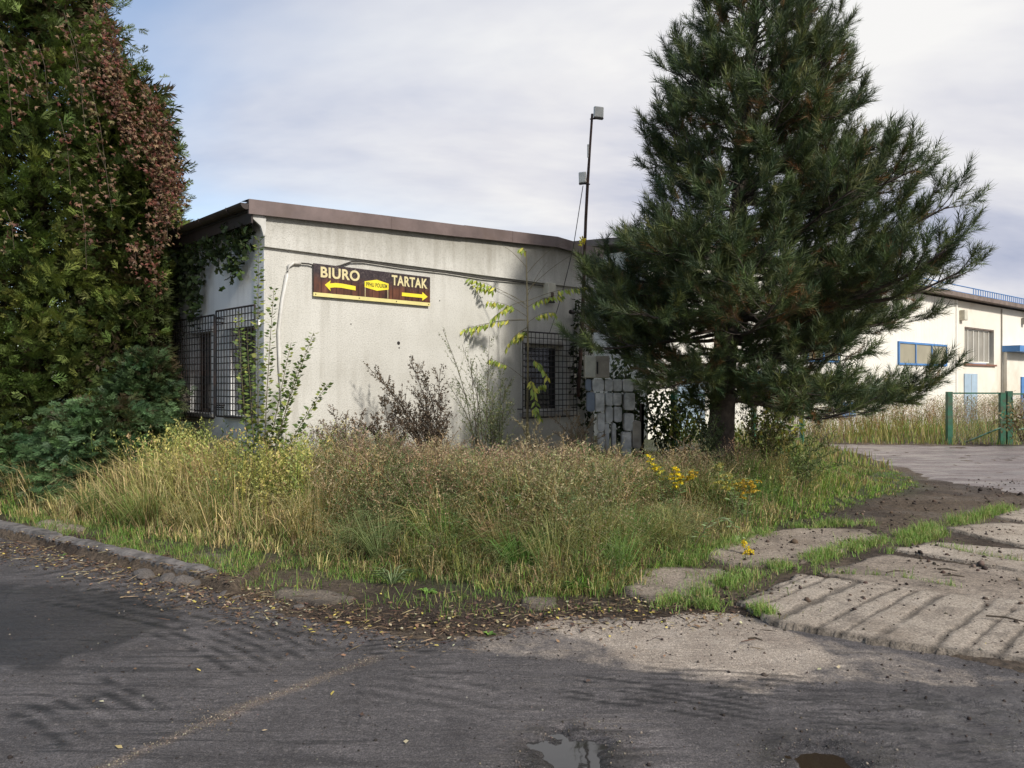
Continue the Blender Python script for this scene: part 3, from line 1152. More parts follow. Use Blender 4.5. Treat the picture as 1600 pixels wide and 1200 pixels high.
def grille(parent, u0, u1, z0, z1, off, axis, step=.098, tilt=0.0):
    g = MB()

    def bar(mb, a0, c0, a1, c1, d, r):
        pts = [(a0, d, c0), (a1, d, c1)] if axis == 'x' else [(d, a0, c0), (d, a1, c1)]
        mb.tube(pts, r, 4)
    for q in ((u0, z0, u1, z0), (u0, z1, u1, z1), (u0, z0, u0, z1), (u1, z0, u1, z1)):
        bar(g, *q, off, .013)
    for (u, z) in ((u0, z0 + .15), (u1, z0 + .15), (u0, z1 - .1), (u1, z1 - .1)):
        if axis == 'x':
            g.tube([(u, off, z), (u, .02, z)], .01, 4)
        else:
            g.tube([(off, u, z), (.02, u, z)], .01, 4)
    go = g.build('window_grille', M_iron, parent)
    nv = max(2, round((u1 - u0) / step))
    vm = MB()
    bar(vm, 0, 0, 0, z1 - z0, 0, .0075)
    vmesh = vm.mesh('upright_bar', M_iron)
    for i in range(1, nv):
        o = link(bpy.data.objects.new('upright_bar', vmesh), go)
        u = u0 + (u1 - u0) * i / nv + random.uniform(-.004, .004)
        o.location = (u, off - .006, z0) if axis == 'x' else (off - .006, u, z0)
    hm = MB()
    bar(hm, 0, 0, u1 - u0, 0, 0, .0075)
    hmesh = hm.mesh('cross_bar', M_iron)
    nh = round((z1 - z0) / step)
    for i in range(1, nh):
        o = link(bpy.data.objects.new('cross_bar', hmesh), go)
        z = z0 + (z1 - z0) * i / nh + random.uniform(-.003, .003)
        o.location = (u0, off + .008, z) if axis == 'x' else (off + .008, u0, z)
    return go


grille(bld, 4.6, 5.99, 1.07, 2.545, -.13, 'x')
grille(bld, .02, 1.22, 1.20, 2.67, -.12, 'y', .093)
grille(bld, 1.26, 3.12, 1.17, 2.62, -.13, 'y', .098)

# broken out hole in the render
for (hx, hz_, hr_) in ((2.12, 2.26, .028), (2.13, 2.19, .012), (2.9, 2.95, .010), (1.3, 2.5, .009)):
    MB().tube([(hx, -.004, hz_), (hx, .0, hz_)], hr_, 7).build('hole', M_iron, bld)

# conduit and cables on the front wall
mb = MB()
mb.tube([(.50, -.03, 3.27), (.40, -.03, 3.265), (.33, -.03, 3.22), (.30, -.03, 3.10), (.235, -.032, 2.75), (.185, -.035, 2.35), (.20, -.03, 1.9), (.25, -.03, 1.25), (.27, -.03, .3)], .024, 8)
o = mb.build('conduit', M_pipe, None, smooth=True)
o.location, o.rotation_euler = (A[0], A[1], 0), (0, 0, ua)
tag(o, 'crooked white plastic conduit running down the stucco wall beside its left corner', 'pipe')
cab = MB()
xsn = [.5, .62, .7, .80, .95, 1.1, 1.28, 1.5, 2.2, 3.0, 3.8, 4.6, 5.2]
zsn = [3.27, 3.275, 3.262, 3.25, 3.262, 3.30, 3.375, 3.40, 3.385, 3.395, 3.375, 3.395, 3.38]
cab.tube([(x, -.035, z) for x, z in zip(xsn, zsn)], .011, 5)
o = cab.build('cable', M_cable, None)
o.location, o.rotation_euler = (A[0], A[1], 0), (0, 0, ua)
tag(o, 'dark cable sagging over the top of the yellow arrow sign under the ledge', 'cable')

# lamp housing under the ledge
lamp = empty('wall_lamp', B2W(5.33, 0, 3.30), ua, 'cream box lamp with dark reflector under the ledge', 'lamp')
MB().box(-.10, -.13, -.14, .10, 0, .14).build('housing', M_cream, lamp, .008)
MB().prism([(-.05, -.135), (.05, -.135), (.085, -.21), (-.085, -.21)], -.12, -.03).build('reflector', M_iron, lamp)
MB().box(-.035, -.14, -.12, .035, -.132, -.03).build('lens', M_wood, lamp)
# insulator arm
arm = empty('bracket_arm', B2W(6.15, 0, 2.92), ua, 'black iron bracket arm with a strut beside the mast', 'bracket')
MB().tube([(-.40, -.18, .03), (.12, -.18, .03)], .022, 6).build('bar', M_iron, arm)
MB().tube([(-.10, -.18, -.16), (.10, -.18, .03)], .016, 5).build('strut', M_iron, arm)
MB().tube([(-.40, -.18, .03), (-.32, -.18, .03)], .04, 8).build('end_cap', M_iron, arm)
MB().tube([(.05, -.18, .03), (.05, .0, .03)], .016, 5).build('wall_pin', M_iron, arm)

# ---- sign
M_signbrown = Mt('printed_barn_boards')
_m = M_signbrown
_c = _m.co()
pl_ = _m.math('FRACT', _m.math('MULTIPLY', (lambda s: (_m.l.new(_c, s.inputs[0]), s.outputs[0])[1])(_m.n.new('ShaderNodeSeparateXYZ')), 8.5))
gaps = _m.ramp(pl_, [(0.0, 0.25), (0.10, 1.0), (0.9, 1.0), (1.0, 0.3)])
wd = _m.ramp(_m.noise(1.0, 5, 0.6, _m.co((9, 1, 2.5))), [(0.35, (0.045, 0.022, 0.018)), (0.6, (0.13, 0.05, 0.03)), (0.75, (0.19, 0.085, 0.05))])
wd = _m.mix(1.0, wd, gaps, 'MULTIPLY')
_s = _m.n.new('ShaderNodeSeparateXYZ')
_m.l.new(_m.co(), _s.inputs[0])
dk = _m.ramp(_m.math('ADD', _s.outputs[2], _m.math('MULTIPLY', _m.noise(5, 5, 0.7), 0.22)), [(0.30, 0.0), (0.44, 1.0)])
tw = _m.ramp(_m.noise(14, 7, 0.8, None, 2.0), [(0.45, (0.03, 0.022, 0.026)), (0.58, (0.06, 0.045, 0.045)), (0.68, (0.27, 0.23, 0.21))])
wd = _m.mix(dk, wd, tw)
_m.set(wd, 0.45, 0, 0.4)
M_yel = plain('printed_yellow', (0.80, 0.66, 0.04), 0.5, 0, 0.06, 6)
M_pyel = plain('pale_yellow_letters', (0.62, 0.54, 0.30), 0.5, 0, 0.12, 12)
M_blk = plain('black_print', (0.10, 0.09, 0.02), 0.6)
M_strip = plain('pale_yellow_strip', (0.66, 0.58, 0.24), 0.5, 0, 0.1, 6)
SGZ = 2.845
sgn = empty('direction_sign', B2W(.684, -.03, SGZ), ua, 'brown wall sign reading BIURO and TARTAK with two yellow arrows', 'sign')
W_ = 1.99
MB().box(0, -.02, 0.052, W_, 0, .445).build('panel', _m.m, sgn)
MB().box(0, -.022, 0, W_, .001, .0515).build('bottom_strip', M_strip, sgn)


def text(body, w, h, x, z, mat, name, y=-.024, bold=.012, thick=.002, skew=0, tz=0):
    cu = bpy.data.curves.new(name, 'FONT')
    cu.body = body
    cu.size = 1
    cu.offset = bold
    cu.extrude = 0.001
    cu.space_character = 1.08
    to = bpy.data.objects.new(name, cu)
    me = bpy.data.meshes.new_from_object(to)
    bpy.data.objects.remove(to)
    v = np.zeros(len(me.vertices) * 3, np.float32)
    me.vertices.foreach_get('co', v)
    v = v.reshape(-1, 3)
    mn, mx = v.min(0), v.max(0)
    q = np.empty_like(v)
    q[:, 0] = x + (v[:, 0] - mn[0]) / (mx[0] - mn[0]) * w
    q[:, 2] = z + (v[:, 1] - mn[1]) / (mx[1] - mn[1]) * h
    q[:, 1] = y + np.where(v[:, 2] > 0, -thick, 0)
    q[:, 2] += (q[:, 0] - x) * tz
    me.vertices.foreach_set('co', q.ravel())
    me.materials.clear()
    me.materials.append(mat)
    for p in me.polygons:
        p.material_index = 0
    me.name = name
    return link(bpy.data.objects.new(name, me), sgn)


text('BIURO', .62, .150, .105, .262, M_pyel, 'lettering', bold=.03)
text('TARTAK', .66, .150, 1.275, .262, M_pyel, 'lettering', bold=.03)
mb = MB()
mb.prism([(.17, .165), (.26, .235), (.25, .192), (.34, .207), (.44, .207), (.66, .190), (.66, .130), (.44, .147), (.33, .145), (.25, .132), (.26, .088)], -.024, -.0205)
mb.build('arrow', M_yel, sgn)
MB().prism([(1.46, .115), (1.84, .115), (1.84, .075), (1.94, .14), (1.84, .205), (1.84, .168), (1.46, .168)], -.024, -.0205).build('arrow', M_yel, sgn)
MB().prism([(.81, .19), (1.02, .155), (1.22, .19), (1.22, .275), (1.02, .315), (.81, .275)], -.024, -.0205).build('hexagon', M_yel, sgn)
text('PPHU POLREM', .36, .060, .835, .205, M_blk, 'lettering', y=-.026, bold=.02, thick=.0015)
for x in (.815, 1.205):
    MB().box(x, -.0235, .055, x + .008, -.0205, .19).build('printed_door_post', M_pyel, sgn)
for x in (.03, .72, 1.36, 1.96):
    MB().tube([(x, -.028, .026), (x, -.02, .026)], .008, 8).build('screw', M_iron, sgn)

# ---- mast with two flat antennas
def Wp(px, py, Y):
    return Vector(pt(px, py, Y))


mast = empty('antenna_mast', (1.19, 14.05, 1.4), 0, 'thin rusty mast leaning above the roof with two pale flat antennas', 'mast')
mo = Vector(mast.location)
base, top = Wp(903, 620, 14.0), Wp(924.5, 178, 14.0)
pts = [base.lerp(top, t) + Vector((.015 * math.sin(t * 7), 0, 0)) - mo for t in np.linspace(0, 1, 9)]
MB().tube(pts, [.034] * 4 + [.028] * 3 + [.022] * 2, 8).build('pole', M_rust, mast, smooth=True)
for (x0, y0, x1, y1, side, yaw) in ((927.5, 167, 943, 184, 1, .25), (904.5, 269, 916, 286, -1, -.3)):
    c = Wp((x0 + x1) / 2, (y0 + y1) / 2, 13.95) - mo
    hw, hh = (x1 - x0) / 2 / F * 14, (y1 - y0) / 2 / F * 14
    ap = MB().box(-hw, -.03, -hh, hw, .03, hh).build('antenna', M_panelw, mast, .012)
    ap.location = c
    ap.rotation_euler = (0, .03 * side, yaw)
    MB().box(-hw, -.028, -hh - .02, hw, .04, -hh - .0).build('bracket', M_iron, ap)
    MB().tube([(0, .02, -hh - .01), (-side * (hw + .06), .03, -hh - .03)], .012, 5).build('clamp', M_iron, ap)
MB().tube([Wp(919, 226, 14) - mo, Wp(919, 246, 14) - mo], .02, 6).build('joint_box', M_panelw, mast)
cb = MB()
q0, q1, q2 = Wp(911, 290, 13.95), Wp(896, 385, 13.9), Wp(858, 522, 13.35)
cpts = [q0.lerp(q1, t) for t in np.linspace(0, 1, 6)] + [q1.lerp(q2, t) + Vector((0, 0, -.10 * math.sin(t * math.pi))) for t in np.linspace(.15, 1, 8)]
cb.tube(cpts, .007, 4)
tag(cb.build('antenna_cable', M_cable), 'thin black cable hanging from the lower antenna down to the barred window', 'cable')
MB()
ft = empty('yellow_tie', Wp(910, 376, 13.9), 0, 'knotted yellow tape round the mast just above the roof edge', 'tie')
mb = MB()
for i in range(7):
    a = random.uniform(0, 6.28)
    mb.tube([(0, 0, .02 * i - .07), (.07 * math.cos(a), .07 * math.sin(a), .02 * i - .05 + random.uniform(-.05, .05)), (.03 * math.cos(a + 1), .05 * math.sin(a + 1), .02 * i - .1)], .013, 4)
mb.build('tape', M_yel, ft)

# ---- meter cabinet and pile of hollow blocks right of the building
M_block = plain('pale_concrete_block', (0.62, 0.60, 0.56), 0.85, 0, 0.3, 5, 0.01, (0.2, 0.19, 0.17))
M_blockb = plain('blue_grey_block', (0.22, 0.25, 0.30), 0.8, 0, 0.2, 6, 0.006)
M_plank = plain('faded_plank', (0.36, 0.31, 0.25), 0.85, 0, 0.3, 5)
YB = 13.2
stk = empty('block_pile', (pt(945, 0, YB)[0], YB, .25), 0, 'pile of pale rounded concrete blocks stacked under the pine beside a meter cabinet', 'block pile')


def blk(x0, y0, x1, y1, mat, name='block', yo=0.0, hole=False):
    X0, _, Z1 = pt(890 + x0 / 6.318, 530 + y0 / 6.318, YB)
    X1, _, Z0 = pt(890 + x1 / 6.318, 530 + y1 / 6.318, YB)
    ox, oz = stk.location.x, .25
    mb = MB()
    r = .022
    x0_, x1_, z0_, z1_ = X0 - ox, X1 - ox, Z0 - oz, Z1 - oz
    # plate with chamfered corners
    mb.prism([(x0_ + r, z0_), (x1_ - r, z0_), (x1_, z0_ + r * 1.6), (x1_, z1_ - r), (x1_ - r, z1_), (x0_ + r, z1_), (x0_, z1_ - r), (x0_, z0_ + r * 1.6)], yo, yo + .22)
    return mb.build(name, mat, stk, .006)


for q in ((225, 395, 342, 513), (350, 395, 430, 515), (434, 395, 517, 515), (528, 395, 630, 517), (640, 385, 740, 500), (255, 530, 345, 715),
          (355, 530, 425, 655), (432, 530, 515, 655), (540, 530, 645, 700), (280, 730, 350, 912), (358, 668, 430, 822), (442, 668, 517, 818),
          (543, 735, 638, 905), (285, 925, 345, 1150), (523, 918, 612, 1160)):
    blk(*q, M_block, yo=random.uniform(-.03, .03))
blk(165, 395, 217, 512, M_blockb)
blk(175, 525, 250, 715, M_blockb)
blk(350, 832, 396, 1130, M_block, yo=.05)
blk(425, 830, 462, 1130, M_block, yo=.03)
blk(622, 808, 706, 1078, M_plank, 'board', yo=-.02)
blk(712, 640, 728, 1200, M_rust, 'post', yo=-.03)
mbx = empty('meter_cabinet', pt(933, 590.5, YB), 0, 'cream two door meter cabinet standing on top of the block pile', 'cabinet')
hw = 19 / F * YB
hh = 35 / F * YB
MB().box(-hw, -.02, 0, hw, .24, hh).build('case', M_cream, mbx, .006)
for s in (0, 1):
    x0, x1 = (-hw + .008, -.025) if s == 0 else (-.018, hw - .008)
    d = MB().box(x0, -.035, .01, x1, -.021, hh - .01).build('door', M_cream if s == 0 else M_plank, mbx, .004)
MB().box(-.012, -.045, hh * .18, .012, -.036, hh * .72).build('handle', M_iron, d)

# ================================================================== HALL
HA = math.atan2(.638, .77)
M_plast = plain('cream_plaster', (0.72, 0.67, 0.58), 0.9, 0, 0.08, 0.8, 0.004, (0.54, 0.48, 0.38))
M_corr = plain('cream_corrugated_steel', (0.74, 0.71, 0.64), 0.55, 0, 0.06, 1.2)
M_blue = plain('blue_paint', (0.07, 0.20, 0.45), 0.5, 0, 0.15, 3)
M_lblue = plain('light_blue_paint', (0.33, 0.43, 0.52), 0.5, 0, 0.12, 3)
M_beige = plain('beige_window_board', (0.30, 0.27, 0.19), 0.35, 0, 0.12, 1.5)
M_grey = plain('grey_window_board', (0.27, 0.25, 0.21), 0.4, 0, 0.15, 2)
M_redb = plain('red_brown_sill', (0.20, 0.09, 0.06), 0.7)
M_und = plain('brown_roof_edge', (0.17, 0.13, 0.11), 0.8, 0, 0.3, 3)
hall = empty('warehouse', (18, 31.2, 0), HA, 'long cream warehouse with corrugated wall, plaster wall and blue trim', 'building')
ZT = 5.05
per = .24
prof = []
x = -19.0
while x < -.05:
    prof += [(x, 0), (x + .09, 0), (x + .12, -.035), (x + .21, -.035)]
    x += per
prof.append((-.02, 0))
V = np.array([(a, b, z) for z in (-.2, ZT) for a, b in prof])
n = len(prof)
Q = np.array([(i, i + 1, n + i + 1, n + i) for i in range(n - 1)])
np_mesh('corrugated_wall', V, [Q], M_corr, hall)
MB().box(-19, .02, -.2, -.02, .3, ZT).build('inner_wall', M_plast, hall)
MB().box(-.12, -.07, -.2, .02, 0, ZT).build('corner_trim', M_corr, hall)
mb = MB()
for (a, b, c, d) in cells(.02, 22, -.2, ZT, [(.89, 4.18, 2.5, 4.02)]):
    mb.box(a, 0, c, b, .3, d)
mb.build('plaster_wall', M_plast, hall)
MB().box(5.08, -.22, -.2, 22, -.003, 3.08).build('lower_annex_wall', M_plast, hall)
MB().tube([(5.02, -.03, 5.0), (5.02, -.03, 0)], .035, 6).build('downpipe', M_grey, hall)
mb = MB()
mb.prism([(-19.3, 0), (22.2, 0), (22.2, 14), (-19.3, 14)], ZT, ZT + .02, 'z')
V = [(-19.3, -.45, ZT + .05), (22.2, -.45, ZT + .05), (22.2, 14, ZT + 1.2), (-19.3, 14, ZT + 1.2), (-19.3, -.45, ZT + .22), (22.2, -.45, ZT + .22), (22.2, 14, ZT + 1.37), (-19.3, 14, ZT + 1.37)]
mb = MB().add(V, [(0, 3, 2, 1), (4, 5, 6, 7), (0, 1, 5, 4), (1, 2, 6, 5), (2, 3, 7, 6), (3, 0, 4, 7)])
hr = mb.build('roof', M_und, hall)
MB().box(-19, 13.7, -.2, 22, 14, ZT + 1.1).build('rear_wall', M_plast, hall)
MB().box(-19, .3, -.2, -18.7, 13.7, ZT).build('end_wall', M_plast, hall)
# blue snow guard along the eave
sg = MB().tube([(-19, -.3, ZT + .52), (22, -.3, ZT + .52)], .022, 4).tube([(-19, -.3, ZT + .27), (22, -.3, ZT + .27)], .02, 4).build('snow_guard', M_blue, hr)
pm = MB().tube([(0, -.3, ZT + .2), (0, -.3, ZT + .52)], .018, 4).mesh('picket', M_blue)
for x in np.arange(1.0, 14, .26):
    o = link(bpy.data.objects.new('picket', pm), sg)
    o.location = (x, 0, 0)


def hwin(x0, x1, z0, z1, nd, fm, pmat, off=-.08, fw=.07, name='window'):
    mb = MB()
    for q in ((x0, z0, x1, z0 + fw), (x0, z1 - fw, x1, z1), (x0, z0 + fw, x0 + fw, z1 - fw), (x1 - fw, z0 + fw, x1, z1 - fw)):
        mb.box(q[0], off, q[1], q[2], off + .08, q[3])
    for k in range(1, nd):
        c = x0 + (x1 - x0) * k / nd
        mb.box(c - fw / 2, off, z0 + fw, c + fw / 2, off + .08, z1 - fw)
    w = mb.build(name, fm, hall)
    for k in range(nd):
        a, b = x0 + (x1 - x0) * k / nd + fw / 2, x0 + (x1 - x0) * (k + 1) / nd - fw / 2
        MB().box(a, off + .03, z0 + fw, b, off + .05, z1 - fw).build('pane', pmat, w)
    return w


hwin(-5.3, -1.04, 2.35, 3.2, 3, M_blue, M_beige)
w2 = hwin(.93, 3.9, 2.56, 3.96, 5, M_corr, M_grey, .10, .05)
MB().box(.80, -.08, 2.42, 4.3, .10, 2.497).build('sill', M_redb, w2)
MB().box(.893, .02, 3.963, 4.178, .24, 4.018).build('lintel_shadow_board', M_und, w2)
hwin(-15.2, -12.8, 1.38, 2.0, 2, M_blue, M_grey)
hwin(-11.6, -9.6, 2.35, 3.2, 2, M_blue, M_beige)
d1 = MB().box(.80, -.05, 0, 2.15, -.003, 2.08).build('door', M_lblue, hall)
MB().box(1.0, -.075, .95, 1.05, -.051, 1.15).build('handle', M_iron, d1)
MB().box(1.46, -.058, .05, 1.48, -.0505, 2.03).build('door_seam', M_grey, d1)
d2 = MB().box(6.8, -.28, 0, 8.6, -.223, 1.98).build('door', M_blue, hall)
MB().box(6.95, -.31, 1.0, 7.0, -.281, 1.2).build('handle', M_iron, d2)
MB().box(-17.9, -.09, 0, -16.8, -.04, 1.95).build('door', M_lblue, hall)
MB().box(-9.5, -.12, .55, -8.6, -.04, 1.05).build('blue_box', M_blue, hall)
MB().box(5.0, -.75, 3.09, 22, -.003, 3.36).build('canopy', M_blue, hall)
for (px, z, w, hgt) in ((.35, 4.25, .30, .42), (7.6, 4.45, .26, .30)):
    l = MB().box(px, -.22, z, px + w, -.003, z + hgt).build('wall_lamp', M_cream if px < 1 else M_grey, hall, .02)
MB().box(8.75, -.27, .9, 8.95, -.223, 1.2).build('notice_plate', M_pipe, hall)

# ================================================================== FENCES AND GATE
M_green = plain('green_gate_paint', (0.018, 0.10, 0.055), 0.5, 0.1, 0.3, 7, 0, (0.08, 0.05, 0.03))
M_wire = plain('galvanised_wire', (0.25, 0.26, 0.25), 0.5, 0.4)


def wire_net(name, x0, x1, z0, z1, y, parent, step=.085, r=.0022):
    """slanted wires of a chain link net"""
    V, Fq = [], []
    H = z1 - z0
    b = 0
    for sgn_ in (1, -1):
        for s in np.arange(x0 - H, x1 + H, step):
            a0, a1 = (s, z0), (s + sgn_ * H, z1)
            if sgn_ < 0:
                a0, a1 = (s, z0), (s - H, z1)
            (xa, za), (xb, zb) = a0, a1

            def clip(xa, za, xb, zb):
                ta, tb = 0.0, 1.0
                dx = xb - xa
                lo_, hi_ = (x0 - xa) / dx, (x1 - xa) / dx
                if lo_ > hi_:
                    lo_, hi_ = hi_, lo_
                return max(ta, lo_), min(tb, hi_)
            ta, tb = clip(xa, za, xb, zb)
            if tb - ta < .02:
                continue
            p, q = (xa + (xb - xa) * ta, za + (zb - za) * ta), (xa + (xb - xa) * tb, za + (zb - za) * tb)
            for (X_, Z_) in (p, q):
                V += [(X_ - r, y, Z_), (X_ + r, y - r, Z_), (X_ + r, y + r, Z_)]
            for j in range(3):
                Fq.append((b + j, b + (j + 1) % 3, b + 3 + (j + 1) % 3, b + 3 + j))
            b += 6
    o = np_mesh(name, V, [np.array(Fq)], M_wire, parent)
    return o


GY = 20.9
gx = lambda px: (px - 800) / F * GY
gate = empty('gate_leaf', (gx(1483), GY, 0), 0, 'green steel gate leaf of tube frame and chain link, closed between posts', 'gate')
W1 = gx(1567) - gx(1483)
MB().box(-.07, -.06, -.2, .07, .06, 1.44).build('post', M_green, gate, .005)
MB().box(.07, -.02, 1.38, W1 - .08, .02, 1.42).build('top_rail', M_green, gate)
MB().tube([(.30, -.03, .02), (W1 + .3, -.03, .62)], .025, 6).build('brace', M_green, gate)
net = wire_net('wire_mesh', .07, W1 - .08, .05, 1.38, .0, gate)
net['kind'] = 'stuff'
g2 = empty('gate_leaf', (gx(1577), GY, 0), 0, 'green gate leaf with a padlocked post continuing out of the right edge', 'gate')
MB().box(-.27, -.05, -.2, -.12, .05, 1.42).build('post', M_green, g2, .005)
MB().box(-.09, -.07, -.2, .06, .05, 1.46).build('post', M_green, g2, .005)
MB().box(.06, -.02, 1.36, 4, .02, 1.40).build('top_rail', M_green, g2)
MB().tube([(.2, -.03, .40), (4, -.03, 1.3)], .025, 6).build('brace', M_green, g2)
pdl = MB().box(.03, -.10, 1.24, .09, -.072, 1.31).build('padlock', M_panelw, g2)
net = wire_net('wire_mesh', .06, 4, .05, 1.36, .0, g2)
net['kind'] = 'stuff'
bp = MB().box(3.9, -.05, -.2, 4.05, .05, 1.46).build('post', M_green, g2)

fp = [(3.2, 15.2), (5.11, 17.6), (7.72, 20.5)]
fen = empty('side_fence', (fp[0][0], fp[0][1], 0), math.atan2(fp[2][1] - fp[0][1], fp[2][0] - fp[0][0]), 'dark green post and wire fence with crossed braces behind the pine trunk', 'fence')
Lf = math.hypot(fp[2][1] - fp[0][1], fp[2][0] - fp[0][0])
for t in (0, Lf * .27, Lf * .55, Lf):
    MB().box(t - .05, -.05, -.1, t + .05, .05, 1.50).build('post', M_green, fen)
MB().tube([(0, 0, 1.42), (Lf, 0, 1.42)], .02, 5).build('top_rail', M_green, fen)
MB().tube([(Lf * .55, -.03, .25), (Lf * .97, -.03, 1.35)], .02, 5).build('brace', M_green, fen)
MB().tube([(Lf * .55, .03, 1.35), (Lf * .97, .03, .25)], .02, 5).build('brace', M_green, fen)
net = wire_net('wire_mesh', .05, Lf - .05, .1, 1.42, 0, fen)
net['kind'] = 'stuff'

# ================================================================== VEGETATION
def unit(v):
    v = np.asarray(v, float)
    return v / (np.linalg.norm(v, axis=-1, keepdims=True) + 1e-9)


def jitcol(base, n, amt=.25, seed=None):
    """n colours around base with common brightness jitter and small hue jitter"""
    base = np.asarray(base, float)
    k = 1 + rng.uniform(-amt, amt, (n, 1))
    return base[None] * k * (1 + rng.uniform(-.10, .10, (n, 3)))


def pick_cols(pal, w, n, amt=.25):
    pal = np.array(pal)
    i = rng.choice(len(pal), n, p=np.array(w) / sum(w))
    return pal[i] * (1 + rng.uniform(-amt, amt, (n, 1))) * (1 + rng.uniform(-.08, .08, (n, 3)))


def zground(x, y):
    return ground_h(np.asarray(x, float), np.asarray(y, float))


